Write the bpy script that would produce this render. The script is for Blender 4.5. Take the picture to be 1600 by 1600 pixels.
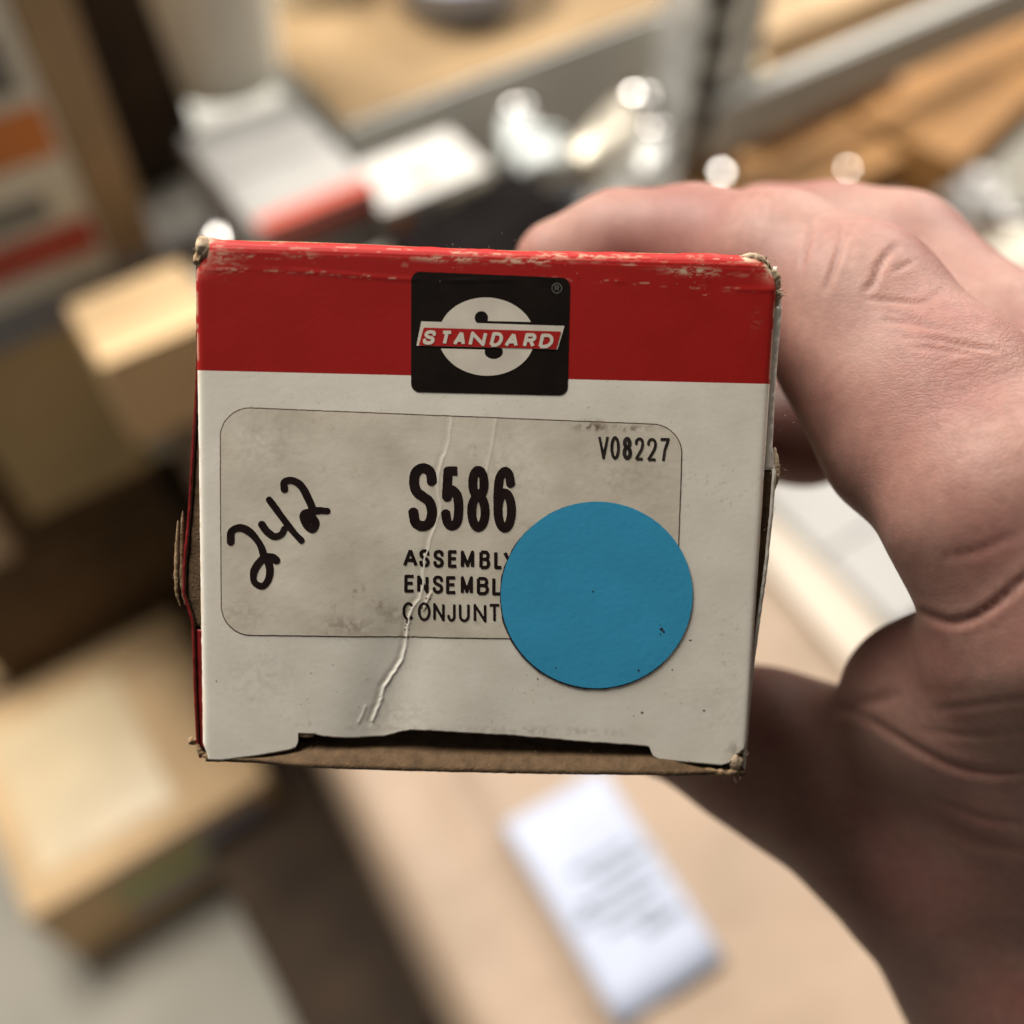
import bpy, math, random
import numpy as np
from mathutils import Matrix, Vector
random.seed(4)
RNG = np.random.RandomState(4)
sc = bpy.context.scene
for o in list(bpy.data.objects):
    bpy.data.objects.remove(o)
R = math.radians

# ---------------------------------------------------------------- camera
PITCH = R(36)                                   # looks 54 degrees down
cam = bpy.data.cameras.new("camera")
cam_o = bpy.data.objects.new("camera", cam)
sc.collection.objects.link(cam_o)
cam.sensor_width = 36; cam.lens = 36
cam.clip_start = 0.005; cam.clip_end = 100
cam_o.rotation_euler = (PITCH, 0, 0)
cam.dof.use_dof = True
cam.dof.focus_distance = 0.1015
cam.dof.aperture_fstop = 9.8
sc.camera = cam_o
# ---------------------------------------------------------------- world and lamps
w = bpy.data.worlds.new("World"); sc.world = w; w.use_nodes = True
bgn = w.node_tree.nodes["Background"]
bgn.inputs[0].default_value = (1.0, 0.93, 0.84, 1); bgn.inputs[1].default_value = 0.10


def area(name, loc, target, size, energy, col):
    l = bpy.data.lights.new(name, 'AREA'); l.shape = 'RECTANGLE'
    l.size, l.size_y = size; l.energy = energy; l.color = col
    o = bpy.data.objects.new(name, l); sc.collection.objects.link(o)
    o.location = loc
    o.rotation_euler = (Vector(target) - Vector(loc)).to_track_quat('-Z', 'Y').to_euler()
    return o


area("window_light", (1.25, 2.1, 1.15), (0.0, 0.35, -0.5), (1.3, 1.0), 84, (1.0, 0.95, 0.88))
area("fill_light", (-0.62, 0.86, 0.98), (0.0, 0.10, -0.1), (0.8, 0.7), 68, (1.0, 0.94, 0.86))  # added soft fill from the upper left, no lamp seen there
sc.view_settings.view_transform = 'Standard'; sc.view_settings.look = 'None'
sc.view_settings.exposure = 0.0; sc.view_settings.gamma = 1.0

# ---------------------------------------------------------------- frames
CX = np.array([1.0, 0, 0]); CY = np.array([0, math.cos(PITCH), math.sin(PITCH)])
CF = np.array([0, math.sin(PITCH), -math.cos(PITCH)])
def cw(x, y, z):                                # right, up, depth -> world
    return CX * x + CY * y + CF * z
def at(px, py, d):                              # point seen at a picture place, at depth d
    return cw((px - 800) / 1600 * d, -(py - 800) / 1600 * d, d)
def proj(p):
    x, y, z = np.dot(p, CX), np.dot(p, CY), np.dot(p, CF)
    return np.array([800 + x / z * 1600, 800 - y / z * 1600])
TH = R(34)
U = np.array([math.cos(TH), math.sin(TH), 0.0])      # along the shelves
V = np.array([-math.sin(TH), math.cos(TH), 0.0])     # into the shelves
Z = np.array([0, 0, 1.0])
SHELF_ROT = Matrix(((U[0], V[0], 0), (U[1], V[1], 0), (0, 0, 1))).to_4x4()

# ---------------------------------------------------------------- objects
def tag(o, label=None, cat=None, group=None, kind=None):
    if label: o["label"] = label
    if cat: o["category"] = cat
    if group: o["group"] = group
    if kind: o["kind"] = kind
    return o
def empty(name, loc, rot=None):
    o = bpy.data.objects.new(name, None); sc.collection.objects.link(o)
    o.empty_display_size = .01
    M = (rot or Matrix.Identity(4)).copy(); M.translation = Vector(loc); o.matrix_world = M
    return o
def mesh_obj(name, verts, faces, mats, parent=None, smooth=False, midx=None):
    me = bpy.data.meshes.new(name)
    me.from_pydata([tuple(map(float, v)) for v in verts] if not isinstance(verts, list) else verts, [], faces if isinstance(faces, list) else faces.tolist())
    if not isinstance(mats, (list, tuple)): mats = [mats]
    for m in mats: me.materials.append(m)
    if midx is not None: me.polygons.foreach_set("material_index", np.asarray(midx, dtype=np.int32))
    if smooth: me.polygons.foreach_set("use_smooth", np.ones(len(me.polygons), dtype=bool))
    me.update()
    o = bpy.data.objects.new(name, me); sc.collection.objects.link(o)
    if parent is not None: o.parent = parent
    return o

# ---------------------------------------------------------------- materials
def mat(name, col, rough=.7, var=.12, scale=60, bump=0.0, bscale=400, metal=0.0, col2=None, spec=.4, sheen=0, trans=0):
    m = bpy.data.materials.new(name); m.use_nodes = True
    nt = m.node_tree; N = nt.nodes; L = nt.links; b = N["Principled BSDF"]
    tc = N.new("ShaderNodeTexCoord")
    nz = N.new("ShaderNodeTexNoise"); nz.inputs["Scale"].default_value = scale; nz.inputs["Detail"].default_value = 6
    L.new(tc.outputs["Object"], nz.inputs["Vector"])
    rp = N.new("ShaderNodeValToRGB"); rp.color_ramp.elements[0].position = .3; rp.color_ramp.elements[1].position = .72
    c = np.array(col); c2 = np.array(col2) if col2 is not None else c * (1 - var * 1.6)
    rp.color_ramp.elements[0].color = (*c2, 1); rp.color_ramp.elements[1].color = (*np.minimum(c * (1 + var * .4), 1), 1)
    L.new(nz.outputs[0], rp.inputs[0]); L.new(rp.outputs[0], b.inputs["Base Color"])
    b.inputs["Roughness"].default_value = rough; b.inputs["Metallic"].default_value = metal
    b.inputs["Specular IOR Level"].default_value = spec
    if bump:
        n2 = N.new("ShaderNodeTexNoise"); n2.inputs["Scale"].default_value = bscale; n2.inputs["Detail"].default_value = 5
        L.new(tc.outputs["Object"], n2.inputs["Vector"])
        bp = N.new("ShaderNodeBump"); bp.inputs["Strength"].default_value = 1; bp.inputs["Distance"].default_value = bump
        L.new(n2.outputs[0], bp.inputs["Height"]); L.new(bp.outputs[0], b.inputs["Normal"])
    m["bsdf"] = 1
    return m

KRAFT = (.50, .345, .195)
M = {}
M['kraft'] = mat("kraft_board", KRAFT, .75, .14, 14, .0015, 60)
M['kraft_pale'] = mat("kraft_paper_pale", (.36, .262, .185), .6, .12, 9, .002, 40)
M['kraft_warm'] = mat("kraft_board_warm", (.33, .16, .045), .7, .2, 10, .001, 60)
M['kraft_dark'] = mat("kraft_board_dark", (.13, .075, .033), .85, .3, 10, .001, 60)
M['kraft_yellow'] = mat("kraft_board_tan", (.58, .42, .21), .7, .15, 8, .001, 60)
M['tape'] = mat("packing_tape_or_fold_strip", (.78, .62, .38), .28, .08, 20, .0006, 60, spec=.6)
M['white'] = mat("white_card", (.60, .585, .55), .55, .1, 12)
M['whiteblue'] = mat("white_label_paper", (.40, .435, .54), .5, .06, 18)
M['cream'] = mat("cream_plastic", (.80, .74, .58), .4, .1, 10)
M['red_s'] = mat("red_print", (.62, .10, .06), .5, .12, 20)
M['orange_s'] = mat("orange_print", (.80, .26, .06), .5, .1, 20)
M['grey_s'] = mat("grey_print", (.27, .27, .26), .6, .2, 30)
M['yellow_s'] = mat("yellow_green_print", (.62, .60, .12), .5, .1, 20)
M['greycard'] = mat('grey_white_card', (.36, .352, .335), .6, .08, 12)  # white card greyed, shade on the striped carton's top put into colour
M['kraft_sun'] = mat('kraft_board_sunlit', (.82, .57, .31), .7, .14, 8, .001, 60)  # sunlit copy of the kraft, the sun's brightness put into the colour
M["tub"] = mat("ivory_plastic", (.90, .86, .74), .4, .05, 10)
M['liner'] = mat('brown_shelf_liner', (.30, .20, .10), .8, .2, 8, .001, 60)
M['shelf'] = mat("grey_shelf_paint", (.60, .60, .56), .5, .08, 5, .0005, 20, spec=.5)
M['shelf_shaded'] = mat("shaded_shelf_edge", (.26, .27, .30), .45, .12, 8, spec=.5)  # bluish shadow on the shelf lips put into a darker paint
M['steel'] = mat("galvanised_steel", (.75, .75, .72), .45, .30, 30, .0012, 90, metal=.5)
M['chrome'] = mat("bright_metal", (.85, .83, .80), .13, .1, 30, metal=1.0)
M['black'] = mat("black_plastic", (.010, .008, .008), .95, .3, 20, spec=.05)
M['shade_brown'] = mat("shade_brown_board", (.055, .032, .016), .8, .3, 14)  # shade of dark gaps and floor put into the board colour
M['floor'] = mat("concrete_floor", (.46, .435, .37), .75, .16, 5, .002, 30)
M['glass'] = mat("frosted_plastic", (.58, .62, .61), .38, .05, 20, spec=.8)
M['silverbag'] = mat("silver_film", (.66, .64, .62), .32, .2, 14, .006, 22, metal=.25)

# ---------------------------------------------------------------- numeric noise
def vnoise(x, y, seed=0):
    xi = np.floor(x).astype(int); yi = np.floor(y).astype(int); fx = x - xi; fy = y - yi
    fx = fx * fx * (3 - 2 * fx); fy = fy * fy * (3 - 2 * fy)
    def h(a, b):
        n = (a * 374761393 + b * 668265263 + seed * 1442695041) & 0x7fffffff
        n = ((n ^ (n >> 13)) * 1274126177) & 0x7fffffff
        return ((n ^ (n >> 16)) & 0xffff) / 65535.0
    return (h(xi, yi) * (1 - fx) + h(xi + 1, yi) * fx) * (1 - fy) + (h(xi, yi + 1) * (1 - fx) + h(xi + 1, yi + 1) * fx) * fy
def fbm(x, y, seed=0, o=4):
    s = 0; a = .5; t = 0
    for k in range(o):
        s = s + a * vnoise(x * 2 ** k, y * 2 ** k, seed + k); t += a; a *= .5
    return s / t
def sstep(a, b, x):
    t = np.clip((x - a) / (b - a), 0, 1); return t * t * (3 - 2 * t)
def polydist(x, y, pts):
    """distance, parameter 0..1 and signed side to a polyline"""
    best = np.full(np.shape(x), 1e9); par = np.zeros(np.shape(x)); side = np.zeros(np.shape(x))
    P = np.array(pts, float); n = len(P) - 1
    for i in range(n):
        a, b = P[i], P[i + 1]; d = b - a; L2 = d @ d + 1e-12
        t = np.clip(((x - a[0]) * d[0] + (y - a[1]) * d[1]) / L2, 0, 1)
        qx = x - a[0] - t * d[0]; qy = y - a[1] - t * d[1]; dd = np.hypot(qx, qy)
        m = dd < best
        best = np.where(m, dd, best); par = np.where(m, (i + t) / n, par)
        side = np.where(m, np.sign(d[0] * qy - d[1] * qx), side)
    return best, par, side
def catmull(pts, n=8, closed=False):
    P = [np.array(p, float) for p in pts]
    if closed: P = [P[-1]] + P + [P[0], P[1]]
    else: P = [2 * P[0] - P[1]] + P + [2 * P[-1] - P[-2]]
    out = []
    for i in range(1, len(P) - 2):
        for k in range(n):
            t = k / n
            out.append(.5 * ((2 * P[i]) + (-P[i - 1] + P[i + 1]) * t + (2 * P[i - 1] - 5 * P[i] + 4 * P[i + 1] - P[i + 2]) * t * t + (-P[i - 1] + 3 * P[i] - 3 * P[i + 1] + P[i + 2]) * t ** 3))
    out.append(P[-2])
    return [tuple(p) for p in out]

# ================================================================ THE SMALL CARTON (in mm, local x right, y up, z towards the viewer)
O3 = np.array([-31.731, -25.372, 104.897])
A3 = np.array([.99948207, -.02590558, .01909158]); B3 = np.array([.02212531, .98989731, -.14004925])
A3 /= np.linalg.norm(A3); B3 -= A3 * (A3 @ B3); B3 /= np.linalg.norm(B3)
N3 = np.cross(A3, B3); N3 = N3 if N3[2] > 0 else -N3          # away from the viewer
BW, BH, BL = 56.0, 51.3, 105.0
def F(px, py):                                   # where a ray meets the plane of the end panel -> mm
    px = np.asarray(px, float); py = np.asarray(py, float)
    dx = (px - 800) / 1600; dy = -(py - 800) / 1600
    t = (O3 @ N3) / (dx * N3[0] + dy * N3[1] + N3[2])
    X = dx * t - O3[0]; Y = dy * t - O3[1]; W = t - O3[2]
    return X * A3[0] + Y * A3[1] + W * A3[2], X * B3[0] + Y * B3[1] + W * B3[2]
a_w = cw(*A3); b_w = cw(*B3); n_w = -cw(*N3)
BOX_ROT = Matrix(((a_w[0], b_w[0], n_w[0]), (a_w[1], b_w[1], n_w[1]), (a_w[2], b_w[2], n_w[2]))).to_4x4()
carton = empty("carton", cw(*(O3 / 1000)), BOX_ROT)
tag(carton, "small worn white and red parts carton held in the hand, end facing the viewer", "carton")

crease_px = catmull([(706, 650), (701, 690), (690, 725), (684, 760), (687, 800), (672, 845), (663, 880), (662, 910), (655, 935), (641, 957), (637, 985), (634, 1005), (628, 1030), (613, 1055), (600, 1075), (597, 1088), (590, 1106), (581, 1128)], 4)
crease_px = [(x + random.gauss(0, .9), y) for x, y in crease_px]
crease = [tuple(map(float, F(*p))) for p in crease_px]
crease2 = [tuple(map(float, F(*p))) for p in [(775, 655), (770, 690), (764, 720), (752, 770), (742, 800)]]
crease3 = [tuple(map(float, F(*p))) for p in [(571, 1104), (567, 1116), (560, 1130)]]
crease4 = [tuple(map(float, F(*p))) for p in [(674, 925), (667, 940), (662, 952)]]
def face_z(u, v):                                # relief of the end panel, mm
    z = 0.35 * np.sin(np.clip(v / BH, 0, 1) * math.pi) * np.sin(np.clip(u / BW, 0, 1) * math.pi)
    d, t, s = polydist(u, v, crease)
    amp = .03 + .055 * sstep(.25, .75, t) * (1 - .5 * sstep(.93, 1, t))
    amp = amp * (.55 + .9 * vnoise(t * 26, t * 0 + .5, 3)) * (t > 0.001)
    wd = .075 + .035 * sstep(.3, .8, t)
    z = z + amp * np.exp(-(d / wd) ** 2)
    z = z - .55 * amp * np.exp(-((d - .34) / .26) ** 2) * (s < 0)
    cu_ = np.interp(v, [0, 18, 36], [17.6, 21.5, 25.5]); z = z - .42 * np.exp(-((u - cu_) / 3.6) ** 2) * (1 - sstep(4, 26, v))
    d2, t2, s2 = polydist(u, v, crease2); z = z + .018 * np.exp(-(d2 / .12) ** 2)
    d3, t3, s3 = polydist(u, v, crease3); z = z + .05 * np.exp(-(d3 / .10) ** 2)
    d4, t4, s4 = polydist(u, v, crease4); z = z + .08 * np.exp(-(d4 / .10) ** 2)
    z = z + .10 * (fbm(u * .12 + 9, v * .12, 8, 2) - .5)
    # scuffed ridge just under the top fold
    z = z + .028 * np.exp(-((v - (BH - 2.3) - .25 * np.sin(u * .21)) / .22) ** 2) * sstep(.35, .65, fbm(u * .35, v * 0, 12))
    return z
# lower outline of the panel
lo_px = [(312, 1183), (322, 1187), (345, 1188), (400, 1181), (452, 1172), (462, 1168), (465.5, 1160), (466, 1146), (490, 1147), (505, 1151), (530, 1153), (555, 1154), (575, 1153), (600, 1152), (622, 1146), (640, 1141), (700, 1143), (800, 1149), (900, 1158), (975, 1163), (1010, 1166), (1015, 1168), (1018, 1176), (1022, 1183), (1030, 1187), (1080, 1192), (1128, 1196), (1140, 1192), (1150, 1180), (1170, 1165)]
lo = np.array([F(*p) for p in lo_px])
def panel_cols():
    base = np.arange(0.0, BW + .001, .14)
    ex = [F(465.5 + k * .5, 1158)[0] for k in (-2, -1, 0, 1, 2)] + [F(1015 + k, 1175)[0] for k in range(0, 8)]
    return np.unique(np.round(np.concatenate([base, ex, [BW]]), 4))
us = panel_cols()
vlow = np.interp(us, np.maximum.accumulate(lo[:, 0] + np.arange(len(lo)) * 1e-4), lo[:, 1])
vlow += .05 * (fbm(us * 2.2, us * 0, 21) - .5) + .10 * (fbm(us * 1.1, us * 0 + 3, 23) - .5) * (us > 9.6) * (us < 43)
nv = 350; rr = 1.25
tt = np.linspace(0, 1, nv)
vflat_top = BH - .55
rows = []
for t in tt:
    v = vlow * (1 - t) + vflat_top * t
    rows.append(np.c_[us, v, face_z(us, v)])
base_top = rows[-1]
narc = 14
def fold_line(u):                                 # the fold bows and dips a little
    return .55 * np.exp(-(u / 2.2) ** 2) * .6 - .25 * np.exp(-((BW - u) / 1.5) ** 2) + .10 * np.sin(u * .16) + .12 * (fbm(u * .35, u * 0, 31) - .5)
for k in range(1, narc + 1):
    a = k / narc * R(86)
    rk = rr * (1 + .25 * (fbm(us * .25, us * 0, 33) - .5))
    r_ = base_top.copy(); r_[:, 1] = vflat_top + rk * np.sin(a) + fold_line(us) * (k / narc); r_[:, 2] = base_top[:, 2] * (1 - k / narc) - rk * (1 - np.cos(a)) + .03 * np.sin(k * 2.4 + us * .05)
    rows.append(r_)
G = np.array(rows); nr, nc = G.shape[:2]
# rounded side corners: pull the first and last columns inwards at the top corners
uu = G[:, :, 0]; vv = G[:, :, 1]
edge_j = .07 * (fbm(vv * 1.3, vv * 0, 41) - .5) * 2
wl = np.exp(-uu / .5); wr = np.exp(-(BW - uu) / .5)
G[:, :, 0] += edge_j * wl - edge_j * wr
G[:, :, 2] -= .35 * np.exp(-uu / .18) + .35 * np.exp(-(BW - uu) / .18)
cornerL = sstep(BH - 3.4, BH + .7, vv) * np.exp(-uu / 1.1); cornerR = sstep(BH - 2.6, BH + .7, vv) * np.exp(-(BW - uu) / 1.0)
G[:, :, 0] += 1.1 * cornerL * cornerL - 1.0 * cornerR * cornerR
G[:, :, 2] -= .8 * cornerL + .9 * cornerR
cl2 = (1 - sstep(0, 1.6, vv - vlow[None, :])) * np.exp(-uu / .6); G[:, :, 0] += .5 * cl2; 
idx = np.arange(nr * nc).reshape(nr, nc)
Q = np.stack([idx[:-1, :-1], idx[:-1, 1:], idx[1:, 1:], idx[1:, :-1]], -1).reshape(-1, 4)
verts = G.reshape(-1, 3) / 1000
# rim (the cut edge of the board), 0.5 mm thick
loop = np.concatenate([idx[0, ::-1], idx[1:, 0], ])
loop2 = idx[:, -1]
ex_v = []; ex_q = []; nbase = len(verts)
def rim(lp, flip):
    global nbase
    vv_ = verts[lp].copy(); vb = vv_.copy(); vb[:, 2] -= .0005
    vb[:, :2] += RNG.normal(0, 1.5e-5, (len(lp), 2))
    n = len(lp); s = nbase + sum(len(e) for e in ex_v)
    ex_v.append(vb)
    for i in range(n - 1):
        q = [int(lp[i]), int(lp[i + 1]), s + i + 1, s + i]
        ex_q.append(q if not flip else q[::-1])
rim(loop, False); rim(loop2, True)
allv = np.concatenate([verts] + ex_v); allq = np.concatenate([Q, np.array(ex_q)])
# wear / dirt attributes
uf = G[:, :, 0].ravel(); vf = G[:, :, 1].ravel()
dC, tC, sC = polydist(uf, vf, crease)
wear = np.exp(-(dC / (.075 + .06 * sstep(.5, .8, tC))) ** 2) * (.25 + .75 * sstep(.1, .75, tC)) * sstep(.25, .5, fbm(tC * 40, tC * 0, 2) + .12)
d2, t2, _ = polydist(uf, vf, crease2); wear = np.maximum(wear, .35 * np.exp(-(d2 / .07) ** 2))
d3, t3, _ = polydist(uf, vf, crease3); wear = np.maximum(wear, .4 * np.exp(-(d3 / .06) ** 2))
topd = vf - (BH - .55)
scr = .6 * sstep(.69, .79, fbm(uf * .55, vf * 3.2, 51, 5)) * np.exp(-((topd + .25) / .42) ** 2)
scr = np.maximum(scr, sstep(.62, .72, fbm(uf * .8 + 7, vf * 5, 53, 5)) * np.exp(-((topd - .75) / .35) ** 2) * .45)
scr = np.maximum(scr, sstep(.60, .70, fbm(uf * .9 + 70, vf * 7, 55, 5)) * np.exp(-((vf - (BH - 2.3) - .25 * np.sin(uf * .21)) / .17) ** 2) * .5)
# heavier rubbed places
for (x0, y0, sx, sy, a_) in [(1085, 424, 40, 5, 1.2), (1150, 404, 45, 5, 1.2), (820, 408, 60, 5, .9), (700, 405, 50, 4, .9), (470, 398, 18, 4, .8), (900, 400, 90, 4, .7), (350, 410, 22, 16, .5), (345, 398, 14, 10, .6), (1180, 500, 8, 14, .12)]:
    cu, cv = F(x0, y0); k = .0635
    g = np.exp(-((uf - cu) / (sx * k)) ** 2 - ((vf - cv) / (sy * k)) ** 2)
    scr = np.maximum(scr, a_ * .85 * g * sstep(.49, .62, fbm(uf * 1.3 + x0, vf * 4.5, 57, 5)))
edgew = np.exp(-(uf / .16) ** 2) * sstep(.45, .6, fbm(vf * .8, vf * 0, 61)) * .8 + np.exp(-((BW - uf) / .14) ** 2) * .9 * sstep(.30, .5, fbm(vf * .7, vf * 0, 63))
cornw = np.exp(-((uf / 1.3) ** 2 + ((vf - BH - .2) / 1.9) ** 2) ** 1.2) * 1.6 + np.exp(-(((BW - uf) / 1.5) ** 2 + ((vf - BH - .2) / 1.4) ** 2) ** 1.2) * 1.6
bl = np.exp(-((BW - uf) / 1.5) ** 2 - ((vf - .7) / 1.3) ** 2) * 1.6
scr = np.maximum(np.maximum(scr, edgew), np.maximum(cornw, bl) * sstep(.3, .55, fbm(uf * 2, vf * 2, 65)))
dirt = np.zeros_like(uf)
for (x0, y0, sx, sy, a_) in [(925, 665, 22, 8, .9), (975, 668, 30, 5, .6), (1010, 667, 15, 4, .5), (565, 925, 14, 10, .5), (585, 945, 12, 9, .6), (545, 985, 45, 14, .4), (1040, 975, 9, 10, .0), (1130, 1100, 60, 60, .07), (1165, 1172, 26, 12, .8), (405, 1060, 60, 50, .12), (620, 1115, 50, 26, .16), (640, 1140, 120, 6, .25), (850, 1142, 160, 7, .25)]:
    cu, cv = F(x0, y0); k = .0635
    g = np.exp(-((uf - cu) / (sx * k)) ** 2 - ((vf - cv) / (sy * k)) ** 2)
    dirt = np.maximum(dirt, a_ * g * sstep(.40, .62, fbm(uf * 2.4 + x0, vf * 2.4, 71, 4)))
spk = sstep(.86, .92, vnoise(uf * 4.3, vf * 4.3, 81)) * sstep(.5, .7, fbm(uf * .2, vf * .2, 83)) * .35
dirt = np.maximum(dirt, spk * .6)
def add_attr(o, name, arr):
    at_ = o.data.attributes.new(name, 'FLOAT', 'POINT')
    full = np.zeros(len(o.data.vertices), dtype=np.float32); full[:len(arr)] = arr; at_.data.foreach_set("value", full)

def end_panel_mat():
    m = bpy.data.materials.new("printed_end_panel"); m.use_nodes = True
    nt = m.node_tree; N = nt.nodes; L = nt.links; b = N["Principled BSDF"]
    tc = N.new("ShaderNodeTexCoord"); sp = N.new("ShaderNodeSeparateXYZ"); L.new(tc.outputs["Object"], sp.inputs[0])
    u0, v0 = F(300, 578.5); u1, v1 = F(1203, 600)
    k = (v1 - v0) / (u1 - u0)
    def math_(op, a, bb, clamp=False):
        n = N.new("ShaderNodeMath"); n.operation = op; n.use_clamp = clamp
        for i, q in enumerate((a, bb)):
            if isinstance(q, (int, float)): n.inputs[i].default_value = q
            else: L.new(q, n.inputs[i])
        return n.outputs[0]
    nz = N.new("ShaderNodeTexNoise"); nz.inputs["Scale"].default_value = 9000; L.new(tc.outputs["Object"], nz.inputs["Vector"])
    line = math_('SUBTRACT', sp.outputs[1], math_('ADD', math_('MULTIPLY', sp.outputs[0], float(k)), float((v0 - k * u0) / 1000)))
    line = math_('ADD', line, math_('MULTIPLY', math_('SUBTRACT', nz.outputs[0], .5), 4e-5))
    red = math_('MULTIPLY', math_('ADD', line, 2e-5), 25000, True)
    # paper
    n1 = N.new("ShaderNodeTexNoise"); n1.inputs["Scale"].default_value = 260; n1.inputs["Detail"].default_value = 8; L.new(tc.outputs["Object"], n1.inputs["Vector"])
    r1 = N.new("ShaderNodeValToRGB"); r1.color_ramp.elements[0].position = .32; r1.color_ramp.elements[1].position = .66
    r1.color_ramp.elements[0].color = (.765, .72, .625, 1); r1.color_ramp.elements[1].color = (.82, .78, .685, 1); L.new(n1.outputs[0], r1.inputs[0])
    n4 = N.new("ShaderNodeTexNoise"); n4.inputs["Scale"].default_value = 3000; n4.inputs["Detail"].default_value = 4; L.new(tc.outputs["Object"], n4.inputs["Vector"])
    fl = N.new("ShaderNodeValToRGB"); fl.color_ramp.elements[0].position = .68; fl.color_ramp.elements[1].position = .76
    fl.color_ramp.elements[0].color = (1, 1, 1, 1); fl.color_ramp.elements[1].color = (.72, .66, .56, 1); L.new(n4.outputs[0], fl.inputs[0])
    mm = N.new("ShaderNodeMix"); mm.data_type = 'RGBA'; mm.blend_type = 'MULTIPLY'; mm.inputs[0].default_value = 1; L.new(r1.outputs[0], mm.inputs[6]); L.new(fl.outputs[0], mm.inputs[7])
    n2 = N.new("ShaderNodeTexNoise"); n2.inputs["Scale"].default_value = 180; n2.inputs["Detail"].default_value = 6; L.new(tc.outputs["Object"], n2.inputs["Vector"])
    r2 = N.new("ShaderNodeValToRGB"); r2.color_ramp.elements[0].color = (.30, .008, .006, 1); r2.color_ramp.elements[1].color = (.38, .012, .010, 1); L.new(n2.outputs[0], r2.inputs[0])
    mx = N.new("ShaderNodeMix"); mx.data_type = 'RGBA'; L.new(red, mx.inputs[0]); L.new(mm.outputs[2], mx.inputs[6]); L.new(r2.outputs[0], mx.inputs[7])
    def attr(n):
        a = N.new("ShaderNodeAttribute"); a.attribute_name = n; return a.outputs["Fac"]
    w1 = N.new("ShaderNodeMix"); w1.data_type = 'RGBA'; L.new(attr("dirt"), w1.inputs[0]); L.new(mx.outputs[2], w1.inputs[6]); w1.inputs[7].default_value = (.10, .06, .035, 1)
    w2 = N.new("ShaderNodeMix"); w2.data_type = 'RGBA'; w2.clamp_factor = True; L.new(attr("scuff"), w2.inputs[0]); L.new(w1.outputs[2], w2.inputs[6]); w2.inputs[7].default_value = (.60, .46, .32, 1)
    w3 = N.new("ShaderNodeMix"); w3.data_type = 'RGBA'; L.new(attr("wear"), w3.inputs[0]); L.new(w2.outputs[2], w3.inputs[6]); w3.inputs[7].default_value = (.92, .88, .80, 1)
    L.new(w3.outputs[2], b.inputs["Base Color"])
    b.inputs["Roughness"].default_value = .6; b.inputs["Specular IOR Level"].default_value = .18
    n3 = N.new("ShaderNodeTexNoise"); n3.inputs["Scale"].default_value = 1400; n3.inputs["Detail"].default_value = 6; L.new(tc.outputs["Object"], n3.inputs["Vector"])
    bp = N.new("ShaderNodeBump"); bp.inputs["Strength"].default_value = .4; bp.inputs["Distance"].default_value = 2.2e-5; L.new(n3.outputs[0], bp.inputs["Height"]); L.new(bp.outputs[0], b.inputs["Normal"])
    return m
def kraft_edge_mat(name="raw_board_edge", col=(.32, .215, .12), col2=(.16, .10, .05)):
    return mat(name, col, .9, .3, 900, 1e-4, 3000, col2=col2)
M['edge'] = kraft_edge_mat()
M['inner'] = kraft_edge_mat("raw_board_inside", (.095, .056, .026), (.058, .033, .014))
M['fibre'] = kraft_edge_mat("torn_board_fibre", (.46, .36, .25), (.26, .19, .12))
M['card'] = mat("coated_white_board", (.66, .62, .54), .5, .1, 300, 3e-5, 1400)
M['cardred'] = mat("coated_red_board", (.17, .008, .008), .45, .2, 300, 3e-5, 1400)
M['ink'] = mat("black_ink", (.018, .010, .009), .7, .3, 900, spec=.1)
M['pale_ink'] = mat("pale_black_ink", (.035, .026, .022), .6, .5, 900, spec=.25)
M['logo_black'] = mat("logo_black", (.011, .007, .005), .6, .2, 300, 2e-5, 1400, spec=.10)
M['logo_white'] = mat("logo_paper", (.70, .64, .54), .5, .1, 300)
M['logo_red'] = mat("logo_red", (.42, .016, .014), .6, .1, 300, spec=.15)
M['grey_ink'] = mat("grey_print_mark", (.13, .12, .10), .6, .3, 900)
M['blue'] = mat("blue_paper", (.045, .345, .585), .6, .05, 160, 1.5e-5, 1500, spec=.15)
M['dirt'] = mat("grimy_adhesive", (.17, .11, .075), .8, .4, 700)
M['dirtdark'] = mat("dark_grimy_adhesive", (.035, .028, .03), .8, .4, 700)

midx = np.concatenate([np.zeros(len(Q), int), np.ones(len(ex_q), int)]); midx[len(Q) + len(loop) - 1:] = 2
ep = mesh_obj("end_panel", allv, allq, [end_panel_mat(), M['edge'], M['card']], carton, True, midx)
add_attr(ep, "dirt", dirt); add_attr(ep, "scuff", np.clip(scr, 0, 1)); add_attr(ep, "wear", np.clip(wear, 0, 1))

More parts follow.
